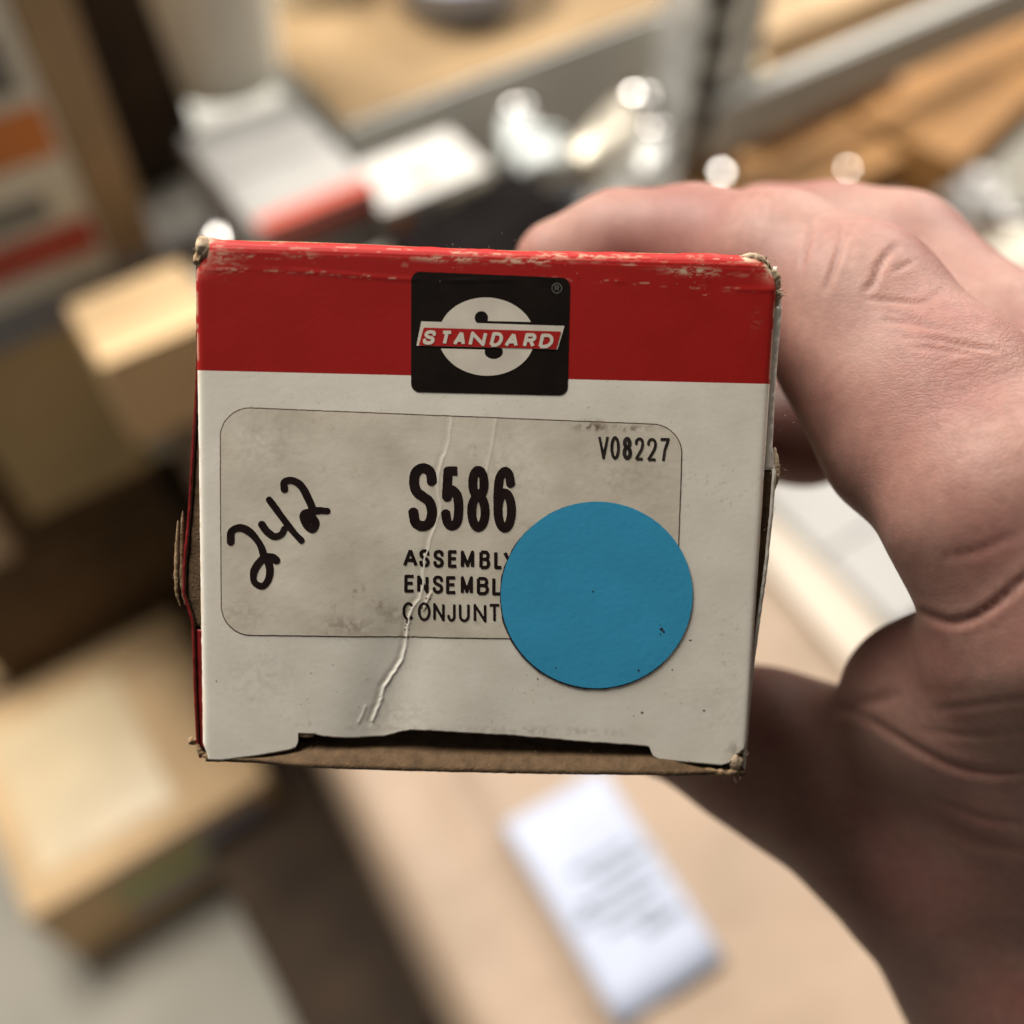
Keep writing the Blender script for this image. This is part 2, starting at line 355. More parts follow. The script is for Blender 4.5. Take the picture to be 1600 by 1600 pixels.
# --- marks printed on or stuck to the panel: outlines traced by marching squares, laid on the relief
def sheet(name, fn, bbox, step, lift, material, parent=carton, run=5, label=None, thick=0):
    x0, y0, x1, y1 = bbox
    xs = np.arange(x0, x1 + step, step); ys = np.arange(y0, y1 + step, step)
    X, Y = np.meshgrid(xs, ys); D = fn(X, Y)          # negative inside
    ins = D < 0; ny, nx = D.shape
    V_, Fc, key = [], [], {}
    def pt(kind, i, j):
        k = (kind, i, j)
        if k in key: return key[k]
        if kind == 0: p = (xs[j], ys[i])
        elif kind == 1:                               # between (i,j) and (i,j+1)
            a, b = D[i, j], D[i, j + 1]; t = min(max(a / (a - b), .02), .98); p = (xs[j] + t * step, ys[i])
        else:
            a, b = D[i, j], D[i + 1, j]; t = min(max(a / (a - b), .02), .98); p = (xs[j], ys[i] + t * step)
        key[k] = len(V_); V_.append(p); return key[k]
    full = ins[:-1, :-1] & ins[:-1, 1:] & ins[1:, :-1] & ins[1:, 1:]
    anyi = ins[:-1, :-1] | ins[:-1, 1:] | ins[1:, :-1] | ins[1:, 1:]
    for i in range(ny - 1):
        if not anyi[i].any(): continue
        j = 0
        fr = full[i]; ar = anyi[i]
        while j < nx - 1:
            if fr[j]:
                j2 = j
                while j2 + 1 < nx - 1 and fr[j2 + 1] and j2 - j + 1 < run: j2 += 1
                top = [pt(0, i, q) for q in range(j, j2 + 2)]
                bot = [pt(0, i + 1, q) for q in range(j, j2 + 2)]
                if len(top) > 2:
                    Fc.append([top[0], top[-1], bot[-1], bot[0]])
                else: Fc.append([top[0], top[1], bot[1], bot[0]])
                j = j2 + 1; continue
            if ar[j]:
                c = [(i, j), (i, j + 1), (i + 1, j + 1), (i + 1, j)]; poly = []
                for q in range(4):
                    a, b = c[q], c[(q + 1) % 4]
                    ia, ib = ins[a], ins[b]
                    if ia: poly.append(pt(0, *a))
                    if ia != ib:
                        if a[0] == b[0]: poly.append(pt(1, a[0], min(a[1], b[1])))
                        else: poly.append(pt(2, min(a[0], b[0]), a[1]))
                if len(poly) >= 3: Fc.append(poly)
            j += 1
    P = np.array(V_); u, v = F(P[:, 0], P[:, 1])
    z = face_z(u, v) + lift
    VV = np.c_[u, v, z] / 1000
    Fc = [f[::-1] for f in Fc]
    if len(P) == 0: return None
    # drop unused vertices
    used = np.unique(np.concatenate([np.array(f) for f in Fc])); rm = -np.ones(len(P), int); rm[used] = np.arange(len(used))
    Fc = [[int(rm[i]) for i in f] for f in Fc]; VV = VV[used]
    o = mesh_obj(name, VV, Fc, material, parent, True)
    if label: o["label"] = label
    return o
def sd_poly(X, Y, pts, r=0):
    """rounded convex/concave polygon"""
    P = np.array(pts, float)
    if r:
        c = P.mean(0); Q_ = []
        n = len(P)
        for i in range(n):                             # inset by r
            a, b, d = P[i - 1], P[i], P[(i + 1) % n]
            e1 = (b - a) / np.linalg.norm(b - a); e2 = (d - b) / np.linalg.norm(d - b)
            n1 = np.array([-e1[1], e1[0]]); n2 = np.array([-e2[1], e2[0]])
            if n1 @ (c - b) < 0: n1 = -n1
            if n2 @ (c - b) < 0: n2 = -n2
            A = np.array([n1, n2]); s = np.linalg.solve(A, np.array([r, r])); Q_.append(b + s)
        P = np.array(Q_)
    d = np.full(X.shape, 1e9); inside = np.zeros(X.shape, bool); n = len(P)
    for i in range(n):
        a, b = P[i], P[(i + 1) % n]; e = b - a
        t = np.clip(((X - a[0]) * e[0] + (Y - a[1]) * e[1]) / (e @ e), 0, 1)
        d = np.minimum(d, np.hypot(X - a[0] - t * e[0], Y - a[1] - t * e[1]))
        c1 = (a[1] > Y) != (b[1] > Y)
        with np.errstate(divide='ignore', invalid='ignore'):
            xx = (b[0] - a[0]) * (Y - a[1]) / (b[1] - a[1] if b[1] != a[1] else 1e-9) + a[0]
        inside ^= c1 & (X < xx)
    return np.where(inside, -d, d) - r
def sd_stroke(X, Y, pts, hw, butt=True):
    P = np.array(pts, float); D = np.full(X.shape, 1e9); n = len(P) - 1
    for i in range(n):
        a, b = P[i], P[i + 1]; e = b - a; L_ = np.linalg.norm(e)
        if L_ < 1e-4: continue
        e = e / L_
        x = (X - a[0]) * e[0] + (Y - a[1]) * e[1]; y = -(X - a[0]) * e[1] + (Y - a[1]) * e[0]
        qx = np.abs(x - L_ / 2) - L_ / 2; qy = np.abs(y) - hw
        bx = np.hypot(np.maximum(qx, 0), np.maximum(qy, 0)) + np.minimum(np.maximum(qx, qy), 0)
        D = np.minimum(D, bx)
        if i > 0 or not butt: D = np.minimum(D, np.hypot(X - a[0], Y - a[1]) - hw)
    if not butt: D = np.minimum(D, np.hypot(X - P[-1][0], Y - P[-1][1]) - hw)
    return D
def arc(cx, cy, rx, ry, a0, a1, n=14):
    return [(cx + rx * math.cos(R(a0 + (a1 - a0) * k / n)), cy + ry * math.sin(R(a0 + (a1 - a0) * k / n))) for k in range(n + 1)]
GL = {
 'S': [catmull([(.97, .74), (.88, .93), (.5, 1), (.14, .92), (.05, .74), (.2, .59), (.5, .51), (.83, .42), (.97, .25), (.86, .07), (.5, 0), (.12, .07), (0, .28)], 5)],
 '5': [[(.9, 1), (.2, 1), (.08, .5)], catmull([(.08, .5), (.3, .62), (.55, .65), (.9, .54), (1, .32), (.88, .08), (.5, 0), (.14, .07), (0, .26)], 5)],
 '8': [arc(.5, .77, .42, .23, 90, 450, 26), arc(.5, .27, .5, .27, 90, 450, 26)],
 '6': [arc(.5, .31, .5, .31, 0, 360, 26), catmull([(0, .31), (0, .6), (.12, .88), (.5, 1), (.82, .94), (.95, .76)], 6)],
 'A': [[(0, 0), (.5, 1)], [(.5, 1), (1, 0)], [(.2, .34), (.8, .34)]],
 'E': [[(1, 1), (0, 1), (0, 0), (1, 0)], [(0, .53), (.9, .53)]],
 'M': [[(0, 0), (0, 1), (.5, .1), (1, 1), (1, 0)]],
 'B': [[(0, 0), (0, 1)], [(0, 1), (.6, 1)] + arc(.6, .77, .33, .23, 90, -90, 10) + [(0, .54)], [(.6, .54)] + arc(.6, .27, .4, .27, 90, -90, 10) + [(0, 0)]],
 'L': [[(0, 1), (0, 0), (1, 0)]],
 'Y': [[(0, 1), (.5, .45), (1, 1)], [(.5, .45), (.5, 0)]],
 'N': [[(0, 0), (0, 1), (1, 0), (1, 1)]],
 'C': [arc(.5, .5, .5, .5, 42, 318, 26)],
 'O': [arc(.5, .5, .5, .5, 0, 360, 28)],
 'J': [[(1, 1), (1, .27)] + arc(.5, .27, .5, .27, 0, -180, 12) + [(0, .34)]],
 'U': [[(0, 1), (0, .3)] + arc(.5, .3, .5, .3, 180, 360, 12) + [(1, 1)]],
 'T': [[(0, 1), (1, 1)], [(.5, 1), (.5, 0)]],
 'D': [[(0, 0), (0, 1), (.45, 1)] + arc(.45, .5, .55, .5, 90, -90, 14) + [(0, 0)]],
 'R': [[(0, 0), (0, 1), (.6, 1)] + arc(.6, .76, .38, .24, 90, -90, 10) + [(0, .52)], [(.55, .52), (1, 0)]],
 'V': [[(0, 1), (.5, 0), (1, 1)]],
 '0': [arc(.5, .5, .5, .5, 0, 360, 28)],
 '2': [catmull([(.02, .72), (.12, .92), (.5, 1), (.88, .92), (.97, .72), (.8, .48), (.35, .2), (0, 0)], 5), [(0, 0), (1, 0)]],
 '7': [[(0, 1), (1, 1), (.55, .5), (.35, 0)]],
}
def word(name, glyphs, hw, material, lift, step=.8, label=None, shear=0, rough=.35, seed=0, cut=None, butt=True):
    """glyphs: (char, x0, x1, ytop, ybottom) outer extents in picture places of the panel"""
    def fn(X, Y):
        D = np.full(X.shape, 1e9)
        for g in glyphs:
            ch, x0, x1, yt, yb = g[:5]; h_ = g[5] if len(g) > 5 else hw
            sl = (X > x0 - 12) & (X < x1 + 12) & (Y > yt - 8) & (Y < yb + 8)
            if not sl.any(): continue
            xs_, ys_ = X[sl], Y[sl]; d = np.full(xs_.shape, 1e9)
            for st in GL[ch]:
                pts = [(x0 + h_ + p[0] * (x1 - x0 - 2 * h_) + shear * (p[1] - .5) * (yb - yt), yb - h_ - p[1] * (yb - yt - 2 * h_)) for p in st]
                d = np.minimum(d, sd_stroke(xs_, ys_, pts, h_, butt))
            D[sl] = np.minimum(D[sl], d)
        D = D + rough * (fbm(X * .35, Y * .35, seed) - .5) * 2
        if cut is not None: D = np.maximum(D, cut(X, Y))
        return D
    gx = [g[1] for g in glyphs] + [g[2] for g in glyphs]; gy = [g[3] for g in glyphs] + [g[4] for g in glyphs]
    return sheet(name, fn, (min(gx) - 8, min(gy) - 6, max(gx) + 8, max(gy) + 6), step, lift, material, label=label)
crk = np.array(crease_px)
def crackcut(X, Y):
    d, t, s = polydist(X, Y, crk); return .9 + 1.0 * fbm(X * .12, Y * .12, 91) * (Y > 840) - d

# the maker's badge
badge = sheet("badge", lambda X, Y: sd_poly(X, Y, [(642.5, 424), (891, 434.5), (886.5, 618), (642.5, 612.5)], 14) + .5 * (fbm(X * .2, Y * .2, 3) - .5), (636, 418, 898, 624), 1.5, .03, M['logo_black'], label="black rounded badge across the red band")
Lz = lambda x, y: (620 + x / 5.333, 400 + y / 5.333)
def emblem(X, Y):
    cx, cy = Lz(748, 672)
    dx = X - cx; dy = Y - cy - dx * .015
    e = (np.hypot(dx / 75.0, dy / 61.0) - 1) * 61
    g1 = sd_poly(X, Y, [Lz(700, 541), Lz(1150, 551), Lz(1150, 577), Lz(700, 568)])
    b1 = np.hypot((X - Lz(705, 0)[0]), (Y - Lz(0, 516)[1])) - 10.5
    g2 = sd_poly(X, Y, [Lz(330, 745), Lz(800, 755), Lz(800, 782), Lz(330, 770)])
    b2 = np.hypot((X - Lz(808, 0)[0]) / 1.3, (Y - Lz(0, 800)[1])) - 11.0
    d = np.maximum(e, -np.minimum(np.minimum(g1, b1), np.minimum(g2, b2)))
    ban = sd_poly(X, Y, [Lz(205, 545), Lz(1397, 583), Lz(1338, 779), Lz(165, 747)])
    return np.minimum(d, ban)
sheet("emblem", emblem, (645, 460, 888, 592), 1.0, .055, M['logo_white'], badge, label="pale oval letter S behind a slanted banner")
sheet("banner", lambda X, Y: sd_poly(X, Y, [Lz(226, 597), Lz(1368, 630), Lz(1326, 776), Lz(184, 745)]), (645, 505, 885, 550), 1.0, .080, M['logo_red'], badge)
def bslope(x): return (x - 222) / 1083 * 33
wd_ = []
for ch, a, b in [('S', 222, 325), ('T', 360, 458), ('A', 478, 582), ('N', 606, 745), ('D', 782, 885), ('A', 905, 1020), ('R', 1058, 1160), ('D', 1188, 1305)]:
    s = bslope((a + b) / 2); x0, y0 = Lz(a, 618 + s); x1, y1 = Lz(b, 735 + s)
    wd_.append((ch, x0 + .3, x1 - .3, y0 - .3, y1 + .5))
wo = word("banner_lettering", wd_, 2.65, M['logo_white'], .105, .6, shear=.18, rough=.15)
wo.parent = badge
cxr, cyr = 870, 450.5
def regmark(X, Y):
    d = np.abs(np.hypot(X - cxr, Y - cyr) - 7.6) - .75
    for st in GL['R']:
        d = np.minimum(d, sd_stroke(X, Y, [(cxr - 2.6 + 5.4 * p[0], cyr + 3.8 - 7.6 * p[1]) for p in st], .75))
    return d
sheet("registered_mark", regmark, (860, 440, 881, 461), .6, .055, M['grey_ink'], badge)

# paper label with its grimy rim
LAB = [(344.5, 636), (1066, 665), (1054, 999), (347, 991)]
def labf(gr):
    return lambda X, Y: sd_poly(X, Y, LAB, 46) - gr + .9 * (fbm(X * .12, Y * .12, 17) - .5)
def label_mat():
    m = mat("worn_label_paper", (.74, .68, .57), .6, .1, 170, 1.3e-5, 1400, col2=(.56, .505, .405), spec=.18)
    nt = m.node_tree; N = nt.nodes; L = nt.links; b = N["Principled BSDF"]
    src = b.inputs["Base Color"].links[0].from_socket
    tc = N.new("ShaderNodeTexCoord")
    n = N.new("ShaderNodeTexNoise"); n.inputs["Scale"].default_value = 420; n.inputs["Detail"].default_value = 9; n.inputs["Roughness"].default_value = .7; L.new(tc.outputs["Object"], n.inputs["Vector"])
    r = N.new("ShaderNodeValToRGB"); r.color_ramp.elements[0].position = .60; r.color_ramp.elements[1].position = .74; L.new(n.outputs[0], r.inputs[0])
    a = N.new("ShaderNodeAttribute"); a.attribute_name = "dirt"
    mx = N.new("ShaderNodeMix"); mx.data_type = 'RGBA'; L.new(a.outputs["Fac"], mx.inputs[0]); mx.inputs[7].default_value = (.13, .075, .05, 1)
    L.new(src, mx.inputs[6])
    mm = N.new("ShaderNodeMath"); mm.operation = 'MULTIPLY'; mm.inputs[1].default_value = .4; L.new(r.outputs[0], mm.inputs[0])
    m2 = N.new("ShaderNodeMix"); m2.data_type = 'RGBA'; L.new(mm.outputs[0], m2.inputs[0]); L.new(mx.outputs[2], m2.inputs[6]); m2.inputs[7].default_value = (.24, .15, .10, 1)
    w = N.new("ShaderNodeAttribute"); w.attribute_name = "wear"
    m3 = N.new("ShaderNodeMix"); m3.data_type = 'RGBA'; L.new(w.outputs["Fac"], m3.inputs[0]); L.new(m2.outputs[2], m3.inputs[6]); m3.inputs[7].default_value = (.92, .88, .80, 1)
    L.new(m3.outputs[2], b.inputs["Base Color"])
    return m
sheet("grime_rim", labf(1.5), (335, 626, 1075, 1006), 2.2, .015, M['dirt'], run=3)
lab = sheet("paper_label", labf(-.3), (335, 626, 1075, 1006), 2.0, .04, label_mat(), run=1, label="greyed rounded paper label with part number")
lv = np.array([v.co[:] for v in lab.data.vertices]) * 1000
lu, lvv = lv[:, 0], lv[:, 1]
ld = np.zeros(len(lu))
for (x0, y0, sx, sy, a_) in [(925, 667, 24, 7, 1.0), (975, 669, 34, 5, .8), (1015, 668, 18, 4, .6), (560, 922, 12, 10, .55), (588, 945, 13, 10, .6), (545, 978, 45, 14, .45), (420, 690, 60, 40, .15), (610, 960, 30, 18, .35), (790, 740, 60, 50, .16), (380, 960, 40, 20, .2), (980, 740, 70, 30, .15)]:
    cu, cv = F(x0, y0); k = .0635
    ld = np.maximum(ld, a_ * np.exp(-((lu - cu) / (sx * k)) ** 2 - ((lvv - cv) / (sy * k)) ** 2) * sstep(.42, .62, fbm(lu * 2.2 + x0, lvv * 2.2, 73, 4)))
add_attr(lab, "dirt", ld)
dL, tL, _ = polydist(lu, lvv, crease)
lw = np.exp(-(dL / (.08 + .07 * sstep(.4, .8, tL))) ** 2) * (.4 + .6 * sstep(.1, .6, tL))
dL2, _, _ = polydist(lu, lvv, crease2); lw = np.maximum(lw, .3 * np.exp(-(dL2 / .08) ** 2))
add_attr(lab, "wear", lw)

word("part_number", [('S', 638, 684, 723, 829, 7.8), ('5', 689, 724, 728, 828, 7.2), ('8', 730, 765, 727, 830, 7.0), ('6', 771, 806, 729, 831, 7.0)], 6.5, M['ink'], .065, .9, rough=.45, seed=5, label="large black S586", cut=crackcut)
word("printed_line", [('A', 630, 653, 856, 885), ('S', 655, 672, 857, 885.5), ('S', 677, 694, 858, 886), ('E', 700, 716, 858.5, 886), ('M', 720, 741, 859, 887), ('B', 749, 766, 859, 888), ('L', 772, 786, 859, 888), ('Y', 786, 806, 860, 889)], 2.6, M['ink'], .065, .7, rough=.22, seed=6, cut=crackcut, label="ASSEMBLY")
word("printed_line", [('E', 632, 649, 897, 925), ('N', 652, 670, 898, 926), ('S', 676, 693, 898, 926.5), ('E', 697, 714, 899, 927), ('M', 720, 739, 899, 927.5), ('B', 745, 764, 900, 928.5), ('L', 769, 784, 900, 929), ('E', 789, 804, 900, 929)], 2.5, M['ink'], .065, .7, rough=.22, seed=7, cut=crackcut, label="ENSEMBLE")
word("printed_line", [('C', 629, 648, 940, 969), ('O', 653, 673, 940, 969.5), ('N', 677, 695, 941, 969.5), ('J', 699, 712, 941, 970), ('U', 717, 734, 941, 970.5), ('N', 740, 760, 942, 971), ('T', 763, 782, 942, 971), ('O', 785, 805, 942, 972)], 2.05, M['ink'], .065, .7, rough=.22, seed=8, cut=crackcut, label="CONJUNTO")
word("printed_code", [('V', 934, 951, 680, 717, 2.1), ('0', 953, 968, 681, 717.5, 2.3), ('8', 972, 987, 682, 718, 3.0), ('2', 991, 1006, 683, 719), ('2', 1010, 1026, 684, 720), ('7', 1029, 1046, 684, 722, 2.2)], 2.2, M['pale_ink'], .065, .7, rough=.3, seed=9, label="V08227")
Hz = lambda x, y: (330 + x / 3.2, 700 + y / 3.2)
hand_strokes = [
 ([(100, 468), (104, 415), (148, 398), (200, 425), (245, 482), (265, 545), (250, 560), (218, 610), (216, 665), (255, 688), (285, 660), (296, 610), (285, 565), (268, 545), (305, 545), (328, 560)], 5.6),
 ([(255, 380), (280, 415), (318, 440), (352, 430), (368, 403)], 5.2), ([(292, 258), (340, 322), (400, 402), (452, 460)], 5.6),
 ([(368, 203), (368, 170), (405, 160), (450, 185), (485, 245), (508, 312), (470, 325), (462, 352), (480, 388), (512, 402), (525, 370), (505, 345), (490, 360), (512, 318), (545, 312), (582, 313)], 5.5)]
def handf(X, Y):
    D = np.full(X.shape, 1e9)
    for pts, hw in hand_strokes:
        c = catmull([Hz(*p) for p in pts], 5); D = np.minimum(D, sd_stroke(X, Y, c, hw, False))
    return D + .35 * (fbm(X * .3, Y * .3, 4) - .5) + 2.6 * (fbm(X * .045, Y * .045, 14, 2) - .5)
sheet("handwritten_number", handf, (345, 735, 525, 930), .9, .068, M['ink'], label="thick black marker scrawl reading 242")

def dotf(cx, cy, g): return lambda X, Y: (np.hypot((X - cx) / (149.5 + g), (Y - cy) / (145.5 + g)) - 1) * 147 + .5 * (fbm(X * .15, Y * .15, 19) - .5)
sheet("dot_grime", lambda X, Y: dotf(930.8, 930.2, .9)(X, Y) + 1.4 * (fbm(X * .07, Y * .07, 29) - .45) * 2, (775, 775, 1090, 1085), 1.6, .085, M['dirtdark'], run=4)
dot = sheet("dot_sticker", dotf(932, 928.5, 0), (775, 775, 1090, 1085), 1.6, .125, M['blue'], run=4, label="round plain blue sticker")
def dspeck(X, Y):
    d = np.full(X.shape, 1e9)
    for (x, y, r) in [(1033, 982, 2.6), (1036, 986, 1.8), (1031, 990, 1.2), (926, 923, 1.3), (1030, 975, 1), (997, 1046, 1.6), (868, 1042, 1.2)]:
        d = np.minimum(d, np.hypot(X - x, Y - y) - r + 1.2 * (fbm(X * .6, Y * .6, 3) - .5))
    return d
sheet("grime_speck", dspeck, (860, 915, 1045, 1055), .8, .14, M['dirtdark'], dot)["kind"] = "stuff"
def fspeck(X, Y):
    d = np.full(X.shape, 1e9)
    for (x, y, r, k) in SPK: d = np.minimum(d, np.hypot((X - x) / k, Y - y) - r)
    return d + .8 * (fbm(X * .6, Y * .6, 3) - .5)
SPK = [(840, 1060, 1.5, 1), (1003, 1113, 1.6, 1.6), (990, 1118, 1, 1), (1100, 1110, 1.2, 2.2), (820, 1082, .9, 1), (338, 1064, 1.2, 1), (486, 1051, 1, 1), (560, 1105, .9, 1), (1078, 1000, .8, 5), (520, 1038, .9, 1), (1050, 1046, .8, 2), (395, 1092, .9, 1), (724, 1060, .8, 1), (470, 1100, .8, 1.5)]
sheet("speck", fspeck, (325, 990, 1110, 1125), 1.2, .012, M['dirt'])["kind"] = "stuff"

# --- the other panels
def strip(name, fn, sv, tz, mats, thick=.5, rimmat=None, label=None, flip=False):
    """sheet given by fn(s, t)->(x,y,z) mm with real thickness towards +-normal"""
    g = np.array([[fn(s, t) for t in tz] for s in sv]); n, m_ = g.shape[:2]
    du = np.gradient(g, axis=0); dv = np.gradient(g, axis=1); nn = np.cross(du, dv); nn /= np.linalg.norm(nn, axis=2)[..., None] + 1e-9
    if flip: nn = -nn
    h = g - nn * thick
    vs = np.concatenate([g.reshape(-1, 3), h.reshape(-1, 3)]) / 1000; k = n * m_
    fs, mi = [], []
    id_ = lambda i, j: i * m_ + j
    for i in range(n - 1):
        for j in range(m_ - 1):
            a = [id_(i, j), id_(i + 1, j), id_(i + 1, j + 1), id_(i, j + 1)]
            fs.append(a); mi.append(0); fs.append([q + k for q in a[::-1]]); mi.append(1)
    ring = [(i, 0) for i in range(n)] + [(n - 1, j) for j in range(1, m_)] + [(i, m_ - 1) for i in range(n - 2, -1, -1)] + [(0, j) for j in range(m_ - 2, 0, -1)]
    for q in range(len(ring)):
        a, b = id_(*ring[q]), id_(*ring[(q + 1) % len(ring)]); fs.append([a, b, b + k, a + k][::-1]); mi.append(2)
    o = mesh_obj(name, vs, fs, mats, carton, True, mi)
    if label: o["label"] = label
    return o
def nz1(x, s): return float(fbm(np.array(x), np.array(0.0), s)) - .5
tz = [0, .25, .5, 1, 2, 4, 8, 16, 30, 50, 70, 90, BL]
def v_of(y, x=300): return float(F(x, y)[1])
# left side panel bulges outwards behind the end panel
lb = np.array([(380, 0), (560, .15), (640, .45), (700, .75), (800, 1.2), (880, 1.75), (930, 1.9), (950, 1.5), (975, 1.0), (1050, .95), (1120, .85), (1165, .75), (1200, .3)])
def left_x(v): return -float(np.interp(v, [v_of(y) for y in lb[::-1, 0]], lb[::-1, 1]))
def leftfn(v, t):
    b = left_x(v) * math.exp(-t / 28); return (b - .05 + .06 * nz1(v * 1.2, 5), v + 0.1 * nz1(v, 4) * (t < 1), -.65 - t + .25 * nz1(v * 2.5, 3) * (t < .3))
sv = np.linspace(-.1, BH - .2, 150)
strip("side_panel", leftfn, sv, tz, [M['cardred'], M['inner'], M['cardred']], .30, label="bulging red left side with torn edge", flip=False)
rb = np.array([(400, 0), (440, .1), (460, .55), (480, .7), (600, .55), (700, .65), (740, 1.25), (800, 1.2), (850, 1.1), (900, .95), (980, .55), (1060, .2), (1180, .05)])
def right_x(v): return BW + float(np.interp(v, [v_of(y, 1200) for y in rb[::-1, 0]], rb[::-1, 1]))
def rightfn(v, t):
    b = (right_x(v) - BW) * math.exp(-t / 30); return (BW + b + .05 + .05 * nz1(v * 1.2, 15), v, -.65 - t + .25 * nz1(v * 2.5, 13) * (t < .3))
strip("side_panel", rightfn, sv, tz, [M['card'], M['inner'], M['card']], .40, label="white right side with frayed brown edge", flip=True)
def bw_(x): return -.25 - .35 * math.sin(max(0, min(1, (x - 6) / 46)) * math.pi) * .6
def botfn(x, t):
    w_ = float(sstep(3, 12, x) * (1 - sstep(47, 54, x)))
    return (x, bw_(x) + .05 * nz1(x * 1.3, 8) - .3 * sstep(44, 56, x) + (1.1 + .9 * w_) * (1 - math.exp(-t / 1.3)) * (.25 + .75 * w_) - .5 * (t > 60) * 0, .95 * w_ - .15 - t + .22 * nz1(x * 1.8, 9) * (t < .3))
strip("bottom_panel", botfn, np.linspace(.3, BW - .1, 140), tz, [M['card'], M['inner'], M['inner']], .5, flip=True)
def topfn(x, t): return (x, BH + .72 + .10 * math.sin(x * .16) - .15 * (t / BL), -rr - .02 - t)
strip("top_panel", topfn, np.linspace(.6, BW - .8, 60), tz, [M['cardred'], M['inner'], M['edge']], .5)
strip("side_fold", lambda v, t: (.25 + t * (left_x(v) + .12), v, -.72 - t * .35 + .1 * nz1(v, 6)), np.linspace(1.0, 13.5, 50), np.linspace(0, 1, 4), [M['cardred'], M['cardred'], M['cardred']], .25, flip=True)
strip("side_fold", lambda v, t: (BW - .1 + t * (right_x(v) - BW + .15), v, -.72 - t * .25 + .1 * nz1(v, 6)), np.linspace(v_of(735, 1200), v_of(478, 1200), 60), np.linspace(0, 1, 4), [M['card'], M['card'], M['card']], .25, flip=False)
strip("inner_flap", lambda v, t: (.35 + t * (left_x(v) + .10), v, -.80 - t * .3 + .12 * nz1(v * 1.5, 26)), np.linspace(13.8, 38, 70), np.linspace(0, 1, 4), [M['inner'], M['inner'], M['edge']], .25, flip=True)
strip("inner_flap", lambda v, t: (BW - .3 + t * (right_x(v) - BW + .30), v, -.80 - t * .3 + .12 * nz1(v * 1.5, 27)), np.linspace(v_of(1010, 1200), v_of(738, 1200), 60), np.linspace(0, 1, 4), [M['inner'], M['inner'], M['edge']], .25, flip=False)
# dust flap right behind the end panel, and the far end
strip("dust_flap", lambda v, t: (1.0 + t / 13 * 54 * .0 + t * 4.1, v, -1.15 - .2 * math.sin(v * .2)), np.linspace(5.5, BH - 1.5, 12), np.linspace(0, 13, 14), [M['inner'], M['inner'], M['edge']], .45)
strip("back_panel", lambda v, t: (.6 + t * 4.15, v, -BL - .6), np.linspace(.2, BH + .3, 8), np.linspace(0, 13, 8), [M['card'], M['inner'], M['edge']], .45)
# worn corners: ragged lumps of raw board
def lump(c, r, seed, m_, amp=.5, name="worn_corner", parent=carton):
    nu, nv_ = 26, 18; vs = []; fs = []
    for i in range(nv_ + 1):
        th = math.pi * i / nv_
        for j in range(nu):
            ph = 2 * math.pi * j / nu; d = np.array([math.sin(th) * math.cos(ph), math.cos(th), math.sin(th) * math.sin(ph)])
            n = float(fbm(np.array(d[0] * 2.2 + seed + 9), np.array(d[1] * 2.2 + d[2] * 1.9 + 9), seed, 4)) - .5
            vs.append(tuple((np.array(c) + d * np.array(r) * (1 + amp * 2 * n)) / 1000))
    for i in range(nv_):
        for j in range(nu): fs.append([i * nu + j, i * nu + (j + 1) % nu, (i + 1) * nu + (j + 1) % nu, (i + 1) * nu + j])
    return mesh_obj(name, vs, fs, m_, parent, True)
def Fp(px, py, z): u, v = F(px, py); return (float(u), float(v), z)
def hairs(name, seeds, parent=carton, m_=None):
    vs, fs = [], []
    for (px, py, z, dx, dy, L_, n, sp) in seeds:
        for q in range(n):
            p = np.array(Fp(px + random.gauss(0, sp), py + random.gauss(0, sp), z + random.gauss(0, .15)))
            d = np.array([dx + random.gauss(0, .55), -dy + random.gauss(0, .55), random.gauss(0, .5)]); d /= np.linalg.norm(d)
            ln = L_ * random.uniform(.4, 1.2); c = np.array([random.gauss(0, 1), random.gauss(0, 1), random.gauss(0, 1)])
            r0 = random.uniform(.012, .035); b = len(vs); S = 6
            e1 = np.cross(d, [0.3, .2, 1]); e1 /= np.linalg.norm(e1); e2 = np.cross(d, e1)
            for k in range(S + 1):
                t = k / S; p2 = p + d * ln * t + c * .35 * ln * t * t; rr_ = r0 * (1 - .8 * t)
                for a in range(3): vs.append(tuple((p2 + rr_ * (math.cos(a * 2.094) * e1 + math.sin(a * 2.094) * e2)) / 1000))
            for k in range(S):
                for a in range(3): fs.append([b + k * 3 + a, b + k * 3 + (a + 1) % 3, b + k * 3 + 3 + (a + 1) % 3, b + k * 3 + 3 + a])
    o = mesh_obj(name, vs, fs, m_ or M['fibre'], parent, True); o["kind"] = "stuff"; return o
def seam(name, pts, r, seed, m_, amp=.45, flat=.6):
    """ragged torn edge along a line, r in mm"""
    P = catmull(pts, 10); vs, fs = [], []; nu = 9
    for i, p in enumerate(P):
        t = i / (len(P) - 1); rr_ = r * (math.sin(math.pi * min(1, max(0, t * .94 + .03))) ** .4) * (1 + amp * 2 * nz1(i * .45, seed))
        for j in range(nu):
            a = 2 * math.pi * j / nu; k = 1 + .5 * nz1(i * .6 + j * 7.3, seed + 3)
            vs.append(((p[0] + rr_ * k * math.cos(a)) / 1000, (p[1] + rr_ * .25 * math.sin(a * 2) * k) / 1000, (p[2] + flat * rr_ * k * math.sin(a)) / 1000))
    for i in range(len(P) - 1):
        for j in range(nu): fs.append([i * nu + j, i * nu + (j + 1) % nu, (i + 1) * nu + (j + 1) % nu, (i + 1) * nu + j])
    return mesh_obj(name, vs, fs, m_, carton, True)
